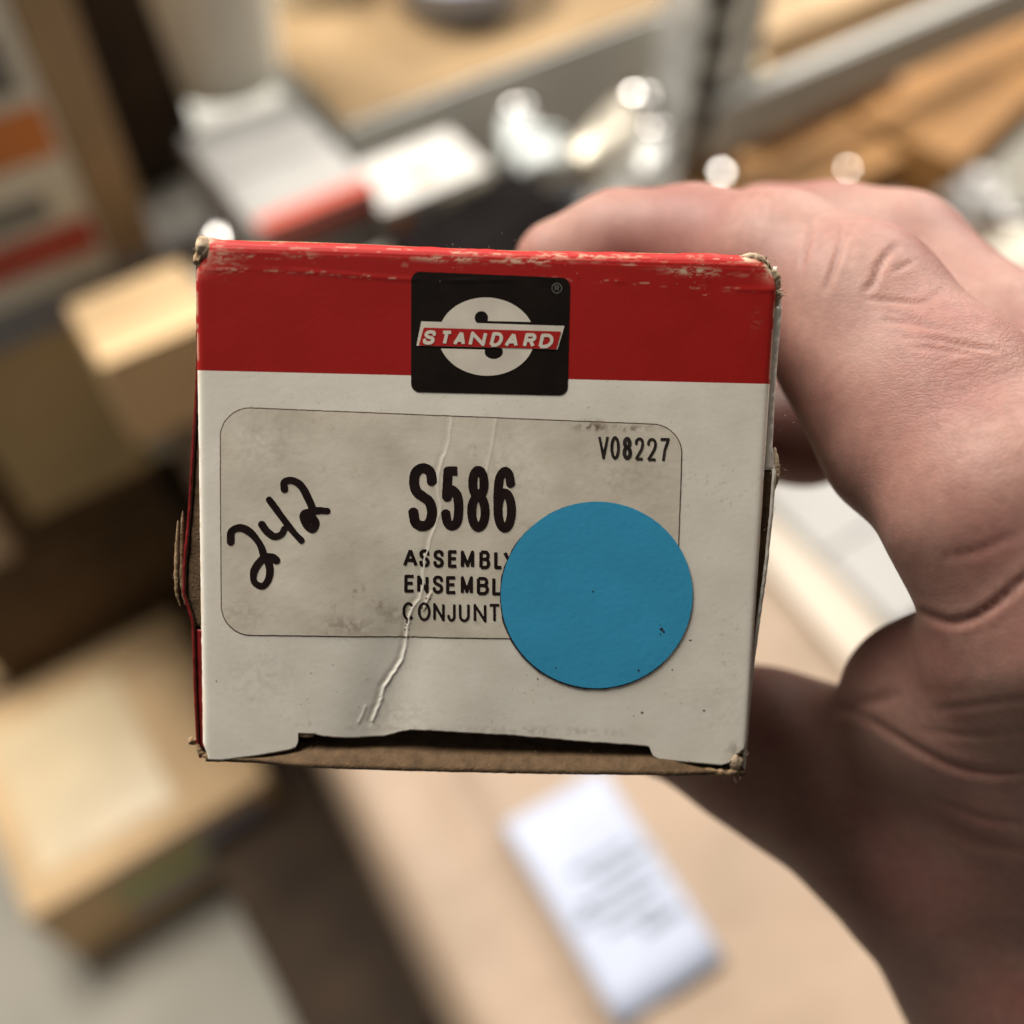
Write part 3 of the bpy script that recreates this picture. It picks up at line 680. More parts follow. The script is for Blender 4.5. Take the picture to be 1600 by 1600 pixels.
def hline(name, pts, r, seed, m_):
    """like seam for a mostly horizontal run"""
    P = catmull(pts, 10); vs, fs = [], []; nu = 9
    for i, p in enumerate(P):
        t = i / (len(P) - 1); rr_ = r * (math.sin(math.pi * min(1, max(0, t * .94 + .03))) ** .4) * (1 + .9 * nz1(i * .45, seed))
        for j in range(nu):
            a = 2 * math.pi * j / nu; k = 1 + .5 * nz1(i * .6 + j * 7.3, seed + 3)
            vs.append((p[0] / 1000, (p[1] + rr_ * k * math.cos(a)) / 1000, (p[2] + .7 * rr_ * k * math.sin(a)) / 1000))
    for i in range(len(P) - 1):
        for j in range(nu): fs.append([i * nu + j, i * nu + (j + 1) % nu, (i + 1) * nu + (j + 1) % nu, (i + 1) * nu + j])
    return mesh_obj(name, vs, fs, m_, carton, True)
lump(Fp(315, 388, -.9), (.8, 1.15, .9), 3, M['fibre'], .45)
lump(Fp(309, 402, -.9), (.6, 1.1, .8), 4, M['edge'], .5)
hline("worn_corner", [Fp(1150, 402, -1.0), Fp(1180, 401, -.8), Fp(1198, 408, -.6), Fp(1208, 420, -.6)], .42, 5, M['fibre'])
seam("worn_corner", [Fp(1196, 408, -.9), Fp(1211, 424, -.6), Fp(1217, 440, -.7), Fp(1218, 452, -.8)], .42, 6, M['fibre'])
lump(Fp(1219, 458, -.9), (.42, .55, .5), 7, M['fibre'], .5)
seam("worn_corner", [Fp(1213, 458, -.6), Fp(1214, 470, -.6), Fp(1211, 486, -.6)], .26, 8, M['edge'])
lump(Fp(1150, 1192, -.25), (.7, .85, .4), 9, M['fibre'], .4)
hline("worn_corner", [Fp(1060, 1203, -.2), Fp(1100, 1206, -.2), Fp(1135, 1209, -.25), Fp(1158, 1204, -.3)], .42, 10, M['edge'])
lump(Fp(296, 1163, -.9), (.45, .35, .5), 11, M['edge'], .5)
seam("torn_edge", [Fp(274, 815, -.9), Fp(272, 860, -.9), Fp(271, 900, -.9), Fp(272, 930, -.9), Fp(277, 950, -1.0)], .22, 12, M['edge'])
seam("torn_edge", [Fp(281, 800, -1.0), Fp(279, 860, -1.0), Fp(280, 910, -1.0), Fp(284, 948, -1.1)], .22, 13, M['edge'])
seam("torn_edge", [Fp(1214, 700, -.9), Fp(1217, 725, -.9), Fp(1216, 750, -1.0), Fp(1212, 775, -1.2)], .34, 14, M['fibre'])
seam("torn_edge", [Fp(1210, 770, -1.1), Fp(1206, 830, -1.1), Fp(1199, 900, -1.2), Fp(1189, 970, -1.3)], .22, 15, M['edge'])
seam("worn_corner", [Fp(322, 1188, -.45), Fp(311, 1178, -.55), Fp(306, 1166, -.6)], .28, 16, M['edge'])
lump(Fp(478, 1150, -.35), (.8, .25, .3), 17, M['fibre'], .4)
hairs("paper_fibre", [(316, 372, -.7, -.3, -.8, .5, 24, 5), (306, 388, -.8, -.9, -.2, .35, 30, 6), (1190, 401, -.6, -.1, -1, .8, 14, 6), (1205, 408, -.6, .5, -.6, .4, 22, 5), (1217, 440, -.6, .8, .1, .4, 22, 6), (1222, 458, -.7, .9, .1, .5, 24, 4),
      (1216, 735, -.9, .5, .2, .4, 26, 6), (1208, 800, -1.0, .4, .4, .3, 24, 4), (1160, 1180, -.2, .9, .1, .4, 22, 8), (1150, 1205, -.2, .3, .9, .4, 30, 9), (1020, 1203, -.1, .1, 1, .35, 14, 14), (292, 1160, -.8, -.9, .1, .4, 16, 4), (273, 905, -.9, -.5, .1, .3, 20, 4),
      (1201, 640, -.1, .4, 0, .2, 20, 30), (1192, 850, -.1, .4, 0, .2, 14, 40), (490, 1156, -.3, .1, .9, .35, 22, 10), (830, 408, .0, .1, -1, .22, 16, 30), (1090, 424, .2, 0, -.5, .25, 22, 16), (700, 404, .1, 0, -.5, .2, 12, 20), (870, 1155, -.1, 0, 1, .25, 20, 60)])

# ================================================================ THE HAND (distance field -> one skin mesh)
HV = .85
gx = np.arange(-4, 132, HV); gy = np.arange(-118, 56, HV); gz = np.arange(62, 200, HV)
X, Y, Zg = np.meshgrid(gx.astype(np.float32), gy.astype(np.float32), gz.astype(np.float32), indexing='ij')
def cap(a, ra, b, rb_, flat=None):
    a = np.array(a, np.float32); b = np.array(b, np.float32); e = b - a; L2 = float(e @ e)
    t = np.clip(((X - a[0]) * e[0] + (Y - a[1]) * e[1] + (Zg - a[2]) * e[2]) / L2, 0, 1)
    return np.sqrt((X - a[0] - t * e[0]) ** 2 + (Y - a[1] - t * e[1]) ** 2 + (Zg - a[2] - t * e[2]) ** 2) - (ra + (rb_ - ra) * t)
def smin(a, b, k):
    h = np.clip(.5 + .5 * (b - a) / k, 0, 1); return b + (a - b) * h - k * h * (1 - h)
def chain(js, k=3.0):
    d = None
    for (a, ra), (b, rb_) in zip(js[:-1], js[1:]):
        c = cap(a, ra, b, rb_); d = c if d is None else smin(d, c, k)
    return d
IDX = [((6.5, 33.2, 138), 6.3), ((14, 34.6, 134.5), 7.0), ((23, 33.9, 131), 7.3), ((32, 29.5, 123), 8.3), ((38.7, 22.6, 117), 9.9), ((45.3, 10.8, 108.5), 10.2), ((48.5, 1.0, 102), 11.0), ((55, -9, 102), 13.7)]
MID = [((22, 34, 151), 6.6), ((36, 38.5, 146), 7.4), ((44, 37, 142), 8.0), ((51, 33, 137), 9.2), ((58, 19, 125), 9.8), ((65, 4, 114), 13)]
RNGF = [((34, 12.5, 158), 7.6), ((46, 12.5, 160), 8.0), ((58, 17, 162), 8.6), ((72, 23, 157), 9.2), ((75, 3, 129), 12)]
PNK = [((34, 15, 180), 6.2), ((47, 17, 182), 6.6), ((60, 19, 183), 7.0), ((78, 14, 175), 8.2), ((81, -8, 139), 11)]
THB = [((24.5, -29.6, 145), 8.9), ((34.4, -32.4, 139), 10.2), ((43.0, -36.2, 136), 11.4), ((54, -42.6, 136), 14.6), ((73, -62, 138), 19.5), ((96, -87, 141), 24)]
idx_ = chain(IDX); mid_ = chain(MID); rng_ = chain(RNGF); pnk_ = chain(PNK); thb_ = chain(THB, 5)
# pads under the bones
idx_ = smin(idx_, cap((38.0, 16, 114), 7.5, (41, 7, 109), 8.0), 3)
palm = smin(cap((59.5, -16, 107), 13, (104, -76, 138), 21), cap((67, -2, 114), 13, (106, -76, 144), 21), 8)
palm = smin(palm, cap((76, -6, 127), 12, (108, -74, 146), 18), 8)
palm = smin(palm, cap((82, -12, 137), 11, (111, -74, 150), 16), 8)
palm = smin(palm, cap((104, -82, 139), 24, (140, -124, 122), 28), 8)
palm = smin(palm, cap((67, -20, 108), 14, (98, -66, 138), 20), 6)
web = smin(cap((49.6, -22.8, 121.5), 10.5, (68, -32, 126), 15), cap((56.5, -14, 107.5), 12, (68, -34, 124), 16), 8)
d = smin(idx_, mid_, .9); d = smin(d, rng_, .9); d = smin(d, pnk_, .9)
d = smin(d, palm, 5.0)
d = smin(d, web, 4.0)
d = smin(d, thb_, 7)
# pressed flat where it holds the carton
P_ = np.stack([X - O3[0], Y - O3[1], Zg - O3[2]])
lx = (P_ * A3[:, None, None, None].astype(np.float32)).sum(0) - BW / 2; ly = (P_ * B3[:, None, None, None].astype(np.float32)).sum(0) - BH / 2 - .1
lz = (P_ * N3[:, None, None, None].astype(np.float32)).sum(0) - BL / 2
bx = np.maximum(np.maximum(np.abs(lx) - BW / 2 - .55, np.abs(ly) - BH / 2 - .85), np.abs(lz) - BL / 2 - 1)
d = -smin(-d, bx, .8)
del P_, lx, ly, lz, bx, idx_, mid_, rng_, pnk_, thb_, palm, web
def nets(D, o, h):
    s = D < 0
    nx, ny, nz_ = D.shape
    acc = np.zeros((nx - 1, ny - 1, nz_ - 1, 3), np.float32); cnt = np.zeros((nx - 1, ny - 1, nz_ - 1), np.float32)
    cs = [(i, j, k) for i in (0, 1) for j in (0, 1) for k in (0, 1)]
    sl = lambda c: (slice(c[0], nx - 1 + c[0]), slice(c[1], ny - 1 + c[1]), slice(c[2], nz_ - 1 + c[2]))
    for a in cs:
        for ax in range(3):
            if a[ax]: continue
            b = list(a); b[ax] = 1; b = tuple(b)
            da, db = D[sl(a)], D[sl(b)]; m = (da < 0) != (db < 0)
            t = np.where(m, da / np.where(m, da - db, 1), 0)
            for q in range(3): acc[..., q] += np.where(m, a[q] + (t if q == ax else 0), 0)
            cnt += m
    act = cnt > 0; ids = -np.ones(act.shape, int); ids[act] = np.arange(act.sum())
    I = np.argwhere(act); P = I + acc[act] / cnt[act][:, None]
    P = np.array(o) + P * h
    quads = []
    for ax in range(3):
        b, c = (ax + 1) % 3, (ax + 2) % 3
        sl0 = [slice(None)] * 3; sl1 = [slice(None)] * 3; sl0[ax] = slice(0, -1); sl1[ax] = slice(1, None)
        m = s[tuple(sl0)] != s[tuple(sl1)]
        E_ = np.argwhere(m); E_ = E_[(E_[:, b] > 0) & (E_[:, c] > 0) & (E_[:, b] < D.shape[b] - 1) & (E_[:, c] < D.shape[c] - 1)]
        def idd(db, dc):
            e = E_.copy(); e[:, b] -= db; e[:, c] -= dc; return ids[e[:, 0], e[:, 1], e[:, 2]]
        q = np.stack([idd(1, 1), idd(0, 1), idd(0, 0), idd(1, 0)], -1)
        inside_first = s[tuple(E_.T)]
        q[~inside_first] = q[~inside_first][:, ::-1]
        quads.append(q)
    return P, np.concatenate(quads)
hp, hq = nets(d, (gx[0], gy[0], gz[0]), HV)
del d, X, Y, Zg
def lap(P, q, n, lam=.5):
    e = np.concatenate([q[:, [0, 1]], q[:, [1, 2]], q[:, [2, 3]], q[:, [3, 0]]]); e = np.concatenate([e, e[:, ::-1]])
    deg = np.bincount(e[:, 0], minlength=len(P))[:, None]
    for _ in range(n):
        s = np.stack([np.bincount(e[:, 0], P[e[:, 1], k], minlength=len(P)) for k in range(3)], 1) / deg
        P = P + lam * (s - P)
    return P
hp = lap(hp, hq, 3)
lab_ = np.arange(len(hp))                                   # keep only the largest connected piece
while True:
    mn = lab_[hq].min(1); new = lab_.copy()
    for k in range(4): np.minimum.at(new, hq[:, k], mn)
    new = new[new]
    if (new == lab_).all(): break
    lab_ = new
big = np.bincount(lab_).argmax(); keep = lab_ == big; re_ = -np.ones(len(hp), int); re_[keep] = np.arange(keep.sum())
hq = re_[hq[keep[hq[:, 0]]]]; hp = hp[keep]
def subdiv(P, q):
    """one linear split of every quad, smoothed afterwards"""
    e = np.sort(np.concatenate([q[:, [0, 1]], q[:, [1, 2]], q[:, [2, 3]], q[:, [3, 0]]]), 1)
    ue, inv = np.unique(e[:, 0] * (len(P) + 1) + e[:, 1], return_inverse=True)
    a = ue // (len(P) + 1); b = ue % (len(P) + 1); n = len(q); nP = len(P)
    mid = (P[a] + P[b]) / 2; cen = P[q].mean(1)
    m = [nP + inv[k * n:(k + 1) * n] for k in range(4)]; c = nP + len(mid) + np.arange(n)
    Q2 = np.concatenate([np.stack([q[:, 0], m[0], c, m[3]], 1), np.stack([m[0], q[:, 1], m[1], c], 1), np.stack([c, m[1], q[:, 2], m[2]], 1), np.stack([m[3], c, m[2], q[:, 3]], 1)])
    return np.concatenate([P, mid, cen]), Q2
hp, hq = subdiv(hp, hq); hp = lap(hp, hq, 2)
# split once more only where the camera comes close?  one more level is affordable only locally, so the rest is bump
def vnormals(P, q):
    n = np.cross(P[q[:, 2]] - P[q[:, 0]], P[q[:, 3]] - P[q[:, 1]]); N_ = np.zeros_like(P)
    for k in range(4):
        for c in range(3): N_[:, c] += np.bincount(q[:, k], n[:, c], minlength=len(P))
    return N_ / (np.linalg.norm(N_, axis=1)[:, None] + 1e-9)
nrm = vnormals(hp, hq)
# orientation: should point out
if (nrm * (hp - hp.mean(0))).sum() < 0: hq = hq[:, ::-1]; nrm = -nrm
sx_ = 800 + hp[:, 0] / hp[:, 2] * 1600; sy_ = 800 - hp[:, 1] / hp[:, 2] * 1600
front = sstep(-.15, .25, -nrm[:, 2] + .25) * (hp[:, 2] < 134)
# (points, depth mm, half width px)
CR = [
 ([(1268, 338), (1266, 365), (1258, 392), (1252, 415)], .20, 4), ([(1312, 352), (1310, 395), (1298, 430), (1290, 455)], .30, 4.5),
 ([(1330, 352), (1322, 370), (1316, 385)], .16, 3.5), ([(1398, 385), (1382, 402), (1372, 420), (1366, 440), (1352, 455)], .36, 5), ([(1425, 408), (1412, 416), (1398, 425)], .2, 4),
 ([(1192, 322), (1190, 345)], .14, 4), ([(1180, 302), (1168, 310)], .2, 4),
 ([(1350, 466), (1400, 470), (1440, 472), (1462, 460), (1475, 450)], .18, 4), ([(1385, 500), (1430, 505), (1470, 515)], .22, 5), ([(1390, 486), (1420, 494), (1452, 503)], .14, 4), ([(1420, 540), (1470, 545), (1530, 555)], .16, 5),
 ([(1460, 525), (1510, 540), (1560, 548)], .18, 4), ([(1410, 528), (1450, 530), (1500, 540)], .12, 4),
 ([(1440, 958), (1480, 972), (1520, 965), (1560, 940), (1600, 905), (1640, 880)], .3, 7), ([(1310, 1108), (1350, 1120), (1400, 1150), (1450, 1180), (1500, 1200), (1560, 1208), (1620, 1200)], .3, 7),

 ([(1460, 1110), (1540, 1100), (1620, 1090)], 0.090, 6), ([(1440, 1140), (1520, 1150), (1620, 1140)], 0.090, 6),
 ([(1400, 1085), (1360, 1095), (1320, 1104)], .3, 10), ([(1480, 870), (1530, 860), (1600, 830)], 0.090, 7), ([(1450, 1245), (1520, 1275), (1600, 1290)], 0.100, 7), ([(1470, 1290), (1540, 1320), (1620, 1335)], .14, 10),
]
disp = np.zeros(len(hp))
for pts, dep, wpx in CR:
    c = catmull(pts, 4) if len(pts) > 2 else pts
    lo_, hi_ = np.min(c, 0) - 40, np.max(c, 0) + 40
    m = (sx_ > lo_[0]) & (sx_ < hi_[0]) & (sy_ > lo_[1]) & (sy_ < hi_[1])
    dd, t, _ = polydist(sx_[m], sy_[m], c)
    prof = -np.exp(-(dd / wpx) ** 2) + .22 * np.exp(-((dd - wpx * 2.1) / (wpx * 1.3)) ** 2)
    disp[m] += dep * prof * np.sin(np.pi * np.clip(t * .9 + .08, 0, 1)) ** .5
# many fine wrinkles running across the finger near its base, and across the thenar
wr = fbm((sx_ * .35 + sy_ * .95) * .075 + 3 * fbm(sx_ * .01, sy_ * .01, 7), (sx_ - sy_ * .5) * .014, 5, 3) - .5
zone = np.exp(-(((sx_ - 1560) / 130) ** 2 + ((sy_ - 620) / 130) ** 2))
disp += .18 * wr * zone
wr2 = fbm((sy_ + sx_ * .15) * .035 + 2 * fbm(sx_ * .008, sy_ * .008, 9), sx_ * .006, 15, 3) - .5
disp += .05 * wr2 * np.exp(-(((sx_ - 1540) / 180) ** 2 + ((sy_ - 1130) / 170) ** 2))
disp += .12 * (fbm(sx_ * .012, sy_ * .012, 33, 3) - .5)
hp = hp + nrm * (disp * front)[:, None]
HAND0 = np.array([94.0, -72.0, 122.0])                     # the wrist
hand = empty("person", cw(*(HAND0 / 1000)), Matrix.Rotation(PITCH, 4, 'X'))
tag(hand, "right hand reaching in from the lower right, thumb under and fingers over the small carton", "person")
loc = (hp - HAND0) / 1000; loc[:, 2] *= -1
# redness attribute: knuckle sides and fingertips are pinker
def skin_mat():
    m = bpy.data.materials.new("skin"); m.use_nodes = True
    nt = m.node_tree; N = nt.nodes; L = nt.links; b = N["Principled BSDF"]
    tc = N.new("ShaderNodeTexCoord")
    n = N.new("ShaderNodeTexNoise"); n.inputs["Scale"].default_value = 75; n.inputs["Detail"].default_value = 8; n.inputs["Roughness"].default_value = .5; L.new(tc.outputs["Object"], n.inputs["Vector"])
    r = N.new("ShaderNodeValToRGB"); r.color_ramp.elements[0].position = .35; r.color_ramp.elements[1].position = .68
    r.color_ramp.elements[0].color = (.215, .096, .078, 1); r.color_ramp.elements[1].color = (.275, .158, .125, 1)
    L.new(n.outputs[0], r.inputs[0])
    n1 = N.new("ShaderNodeTexNoise"); n1.inputs["Scale"].default_value = 900; n1.inputs["Detail"].default_value = 4; L.new(tc.outputs["Object"], n1.inputs["Vector"])
    mx = N.new("ShaderNodeMix"); mx.data_type = 'RGBA'; mx.blend_type = 'OVERLAY'; mx.inputs[0].default_value = .20
    L.new(r.outputs[0], mx.inputs[6]); L.new(n1.outputs[0], mx.inputs[7])
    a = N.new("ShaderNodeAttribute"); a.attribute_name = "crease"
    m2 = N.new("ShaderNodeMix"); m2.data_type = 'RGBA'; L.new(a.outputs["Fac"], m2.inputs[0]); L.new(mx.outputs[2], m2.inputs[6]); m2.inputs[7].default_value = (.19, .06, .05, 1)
    L.new(m2.outputs[2], b.inputs["Base Color"])
    b.inputs["Roughness"].default_value = .58; b.inputs["Specular IOR Level"].default_value = .30
    b.inputs["Subsurface Weight"].default_value = .45; b.inputs["Subsurface Scale"].default_value = .004
    b.inputs["Subsurface Radius"].default_value = (1.0, .35, .2)
    # fine criss-cross skin lines
    mp = N.new("ShaderNodeMapping"); mp.inputs["Rotation"].default_value = (0, 0, R(-40)); mp.inputs["Scale"].default_value = (1, 1.9, 1); L.new(tc.outputs["Object"], mp.inputs[0])
    nn_ = N.new("ShaderNodeTexNoise"); nn_.inputs["Scale"].default_value = 300; L.new(mp.outputs[0], nn_.inputs["Vector"])
    ad = N.new("ShaderNodeMix"); ad.data_type = 'RGBA'; ad.blend_type = 'LINEAR_LIGHT'; ad.inputs[0].default_value = .0015; L.new(mp.outputs[0], ad.inputs[6]); L.new(nn_.outputs["Color"], ad.inputs[7])
    v = N.new("ShaderNodeTexVoronoi"); v.feature = 'DISTANCE_TO_EDGE'; v.inputs["Scale"].default_value = 1250; L.new(ad.outputs[2], v.inputs["Vector"])
    rp = N.new("ShaderNodeValToRGB"); rp.color_ramp.elements[0].position = 0; rp.color_ramp.elements[1].position = .16; L.new(v.outputs["Distance"], rp.inputs[0])
    a2 = N.new("ShaderNodeAttribute"); a2.attribute_name = "rough_skin"
    ma = N.new("ShaderNodeMath"); ma.operation = 'MULTIPLY_ADD'; ma.inputs[1].default_value = .8; ma.inputs[2].default_value = .10; L.new(a2.outputs["Fac"], ma.inputs[0])
    bp = N.new("ShaderNodeBump"); bp.inputs["Distance"].default_value = 3.6e-5; L.new(ma.outputs[0], bp.inputs["Strength"]); L.new(rp.outputs[0], bp.inputs["Height"])
    n5 = N.new("ShaderNodeTexNoise"); n5.inputs["Scale"].default_value = 2600; n5.inputs["Detail"].default_value = 3; L.new(tc.outputs["Object"], n5.inputs["Vector"])
    b2 = N.new("ShaderNodeBump"); b2.inputs["Distance"].default_value = 3.4e-5; b2.inputs["Strength"].default_value = .8; L.new(n5.outputs[0], b2.inputs["Height"]); L.new(bp.outputs[0], b2.inputs["Normal"])
    L.new(b2.outputs[0], b.inputs["Normal"])
    return m
M['skin'] = skin_mat()
M['nail'] = mat("finger_nail", (.36, .19, .14), .4, .05, 60, spec=.4)
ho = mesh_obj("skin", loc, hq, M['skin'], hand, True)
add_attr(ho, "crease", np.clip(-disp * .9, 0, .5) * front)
add_attr(ho, "rough_skin", np.clip(np.exp(-(((sx_ - 1540) / 150) ** 2 + ((sy_ - 600) / 160) ** 2)) + .45 * np.exp(-(((sx_ - 1450) / 160) ** 2 + ((sy_ - 430) / 100) ** 2)), 0, 1))
def nail(c, nx_, fx, w_, l_):
    """plate centred on c (camera mm), nx_ outward direction, fx towards the tip"""
    nx_ = np.array(nx_, float); nx_ /= np.linalg.norm(nx_); fx = np.array(fx, float); fx -= nx_ * (fx @ nx_); fx /= np.linalg.norm(fx); sd = np.cross(nx_, fx)
    vs, fs = [], []; n, m_ = 12, 8
    for sgn in (0, 1):
        for i in range(m_ + 1):
            for j in range(n + 1):
                t = i / m_ * 2 - 1; s = (j / n * 2 - 1) * math.sqrt(max(.05, 1 - abs(t) ** 3.2))
                p = np.array(c) + fx * t * l_ / 2 + sd * s * w_ / 2 + nx_ * (-(s * s) * w_ * .20 - t * t * .3 - sgn * .45) - HAND0
                vs.append((p[0] / 1000, p[1] / 1000, -p[2] / 1000))
    k = (m_ + 1) * (n + 1)
    for i in range(m_):
        for j in range(n):
            a = [i * (n + 1) + j, i * (n + 1) + j + 1, (i + 1) * (n + 1) + j + 1, (i + 1) * (n + 1) + j]; fs.append(a); fs.append([q + k for q in a[::-1]])
    b = [j for j in range(n + 1)] + [i * (n + 1) + n for i in range(1, m_ + 1)] + [m_ * (n + 1) + j for j in range(n - 1, -1, -1)] + [i * (n + 1) for i in range(m_ - 1, 0, -1)]
    for q in range(len(b)): fs.append([b[q], b[q] + k, b[(q + 1) % len(b)] + k, b[(q + 1) % len(b)]])
    return mesh_obj("nail", vs, fs, M['nail'], hand, True)
nail((6.5, 38.2, 140), (-.15, .9, .3), (-1, -.05, .35), 9.5, 11)
nail((21, 39.8, 153), (-.1, .9, .4), (-1, -.3, .4), 9.5, 11)
nail((31, 12.5, 168), (0, .1, 1), (-1, 0, 0), 9, 10)
nail((33, 15, 186), (0, .1, 1), (-1, 0, 0), 8, 9)
nail((20.5, -37.2, 146.5), (-.2, -.9, .2), (-.9, .2, .5), 12, 13)

# ================================================================ BACKGROUND: shelves, cartons and packets
def axis_len(p0, ax, target):
    """length along ax from p0 whose end is seen closest to target"""
    lo_, hi_ = -3.0, 3.0; best = (1e18, 0)
    for t in np.linspace(-2.2, 2.2, 1761):
        p = p0 + ax * t
        if np.dot(p, CF) < .15: continue
        e = np.hypot(*(proj(p) - target))
        if e < best[0]: best = (e, t)
    return best[1]
def box_vf(sx, sy, sz, bev=.003):
    """bevelled box from the origin corner 0..s, closed"""
    import bmesh
    bm = bmesh.new(); bmesh.ops.create_cube(bm, size=1)
    for v in bm.verts: v.co = Vector(((v.co.x + .5) * sx, (v.co.y + .5) * sy, (v.co.z + .5) * sz))
    b = min(bev, min(abs(sx), abs(sy), abs(sz)) * .3)
    if b > 0: bmesh.ops.bevel(bm, geom=bm.edges[:], offset=b, segments=2, affect='EDGES', profile=.6)
    bmesh.ops.recalc_face_normals(bm, faces=bm.faces[:])
    return bm
def bm_obj(name, bm, m_, parent=None, smooth=False):
    me = bpy.data.meshes.new(name); bm.to_mesh(me); bm.free(); me.materials.append(m_)
    if smooth: me.polygons.foreach_set("use_smooth", np.ones(len(me.polygons), dtype=bool))
    o = bpy.data.objects.new(name, me); sc.collection.objects.link(o)
    if parent is not None: o.parent = parent
    return o
def part_box(name, parent, x, y, z, sx, sy, sz, m_, bev=.002, label=None):
    bm = box_vf(sx, sy, sz, bev)
    for v in bm.verts: v.co += Vector((x, y, z))
    o = bm_obj(name, bm, m_, parent)
    if label: o["label"] = label
    return o
def rotz(a): return SHELF_ROT @ Matrix.Rotation(R(a), 4, 'Z')

def carton_bg(px, py, depth, su, sv, szz, m_, label, turn=0, group=None, seam_tape=True, name="shipping_carton", cat="carton", openlid=False, anchor='tfl', tape=None, p=None, lidm=None):
    """front-left-top corner (nearest left) seen at px,py at the given depth; su along the shelf, sv into it, szz high"""
    p = at(px, py, depth) if p is None else p
    rot = rotz(turn); u3 = np.array(rot.to_3x3() @ Vector((1, 0, 0))); v3 = np.array(rot.to_3x3() @ Vector((0, 1, 0)))
    o = p - Z * szz
    if 'r' in anchor: o = o - u3 * su
    if 'b' in anchor: o = o - v3 * sv
    e = empty(name, o, rot); tag(e, label, cat, group)
    t = .004
    part_box("wall", e, 0, 0, 0, su, t, szz - .001, m_); part_box("wall", e, 0, sv - t, 0, su, t, szz - .001, m_)
    part_box("wall", e, 0, t + .0005, 0, t, sv - 2 * t - .001, szz - .001, m_); part_box("wall", e, su - t, t + .0005, 0, t, sv - 2 * t - .001, szz - .001, m_)
    part_box("base", e, t + .001, t + .001, .001, su - 2 * t - .002, sv - 2 * t - .002, t, m_)
    if not openlid:
        part_box("flap", e, .001, .001, szz, su - .002, sv / 2 - .002, t * .8, m_); part_box("flap", e, .001, sv / 2 + .001, szz, su - .002, sv / 2 - .002, t * .8, m_)
        if seam_tape:
            part_box("packing_tape_or_fold_strip", e, .002, sv / 2 - .024, szz + t * .8 + .0005, su - .004, .048, .0006, tape or M['tape'], 0)
            part_box("packing_tape_or_fold_strip", e, -.0008, sv / 2 - .024, szz - .06, .0006, .048, .06, tape or M['tape'], 0)
    return e

def on(px, py, h):
    d_ = at(px, py, 1.0); return d_ * (h / d_[2])
def box_t(ht, ftl, ftr, btl, height, m_, label, turn=0, rt=None, **kw):
    """carton whose top lies at height ht; front-left, front-right and back-left top corners seen at these places"""
    p = on(*ftl, ht); rot = rotz(turn); u3 = np.array(rot.to_3x3() @ Vector((1, 0, 0))); v3 = np.array(rot.to_3x3() @ Vector((0, 1, 0)))
    su = ftr if isinstance(ftr, float) else axis_len(p, u3, np.array(ftr)); sv = btl if isinstance(btl, float) else axis_len(p, v3, np.array(btl))
    e = carton_bg(0, 0, 1, su, sv, height, m_, label, turn, p=p, **kw); e_dim[e.name] = (su, sv, height)
    return e
e_dim = {}
def box_b(hb, fbl, fbr, sv, height, m_, label, turn=0, **kw):
    """carton standing at height hb; front-left and front-right bottom corners seen at these places"""
    p = on(*fbl, hb); u3 = np.array(rotz(turn).to_3x3() @ Vector((1, 0, 0))); su = axis_len(p, u3, np.array(fbr))
    e = carton_bg(0, 0, 1, su, sv, height, m_, label, turn, p=p + Z * height, **kw); e_dim[e.name] = (su, sv, height)
    return e
# floor
fl = mesh_obj("floor", [(-4, -3, -1.27), (5, -3, -1.27), (5, 6, -1.27), (-4, 6, -1.27)], [[0, 1, 2, 3]], M['floor']); fl["kind"] = "structure"

# ---- grey shelving: boards with lips, a post, a beam
def board(name_e, label, h, p_left, p_right, deep, lip, m_top, m_lip, cat="shelf"):
    a = on(*p_left, h); L_ = axis_len(a, U, np.array(p_right))
    e = empty(name_e, a - Z * .02, rotz(0)); tag(e, label, cat)
    part_box("deck", e, 0, .004, .0, L_, deep, .02, m_top, .001)
    part_box("front_lip", e, 0, 0, .02 - lip, L_, .0035, lip + .002, m_lip, .001)
    part_box("back_lip", e, 0, deep + .0045, -.02, L_, .003, .05, m_lip, .001)
    return e, L_
SA, LA = board("shelf_board", "grey metal shelf board at the left carrying the labelled carton and white cartons", -.52, (-140, 540), (690, 222), .62, .036, M['shelf'], M['shelf_shaded'])

# --- large kraft parcel in the foreground below the hand, with its white address label
PT = -.70; p0 = on(985, 2110, PT); PR = rotz(-4); PU = np.array(PR.to_3x3() @ Vector((1, 0, 0))); PV = np.array(PR.to_3x3() @ Vector((0, 1, 0)))
e = empty("kraft_parcel", p0 - Z * .57, PR); tag(e, "large kraft paper parcel with a white address label, below the hand", "parcel")
sx, sy, szz = .46, .86, .57
n, m_ = 60, 100; vs, fs = [], []
for i in range(m_ + 1):
    for j in range(n + 1):
        x = j / n * sx; y = i / m_ * sy
        ed = min(x, sx - x, y, sy - y); k = 1 - math.exp(-ed / .012)
        zz = szz - .010 * (1 - k) + .010 * (float(fbm(np.array(x * 9), np.array(y * 5), 7, 3)) - .5) * 2 - .010 * math.exp(-((x - .065) / .010) ** 2) + .004 * math.exp(-((x - .10) / .012) ** 2) - .008 * math.exp(-((x - .39 - .02 * math.sin(y * 9)) / .009) ** 2)
        vs.append((x, y, zz))
for i in range(m_):
    for j in range(n): a = i * (n + 1) + j; fs.append([a, a + 1, a + n + 2, a + n + 1])
b = [j for j in range(n + 1)] + [i * (n + 1) + n for i in range(1, m_ + 1)] + [m_ * (n + 1) + j for j in range(n - 1, -1, -1)] + [i * (n + 1) for i in range(m_ - 1, 0, -1)]
k = len(vs)
for q in b: vs.append((vs[q][0], vs[q][1], 0.0))
for q in range(len(b)): r2 = (q + 1) % len(b); fs.append([b[q], k + q, k + r2, b[r2]])
mesh_obj("wrapping", vs, fs, M['kraft_pale'], e, True)
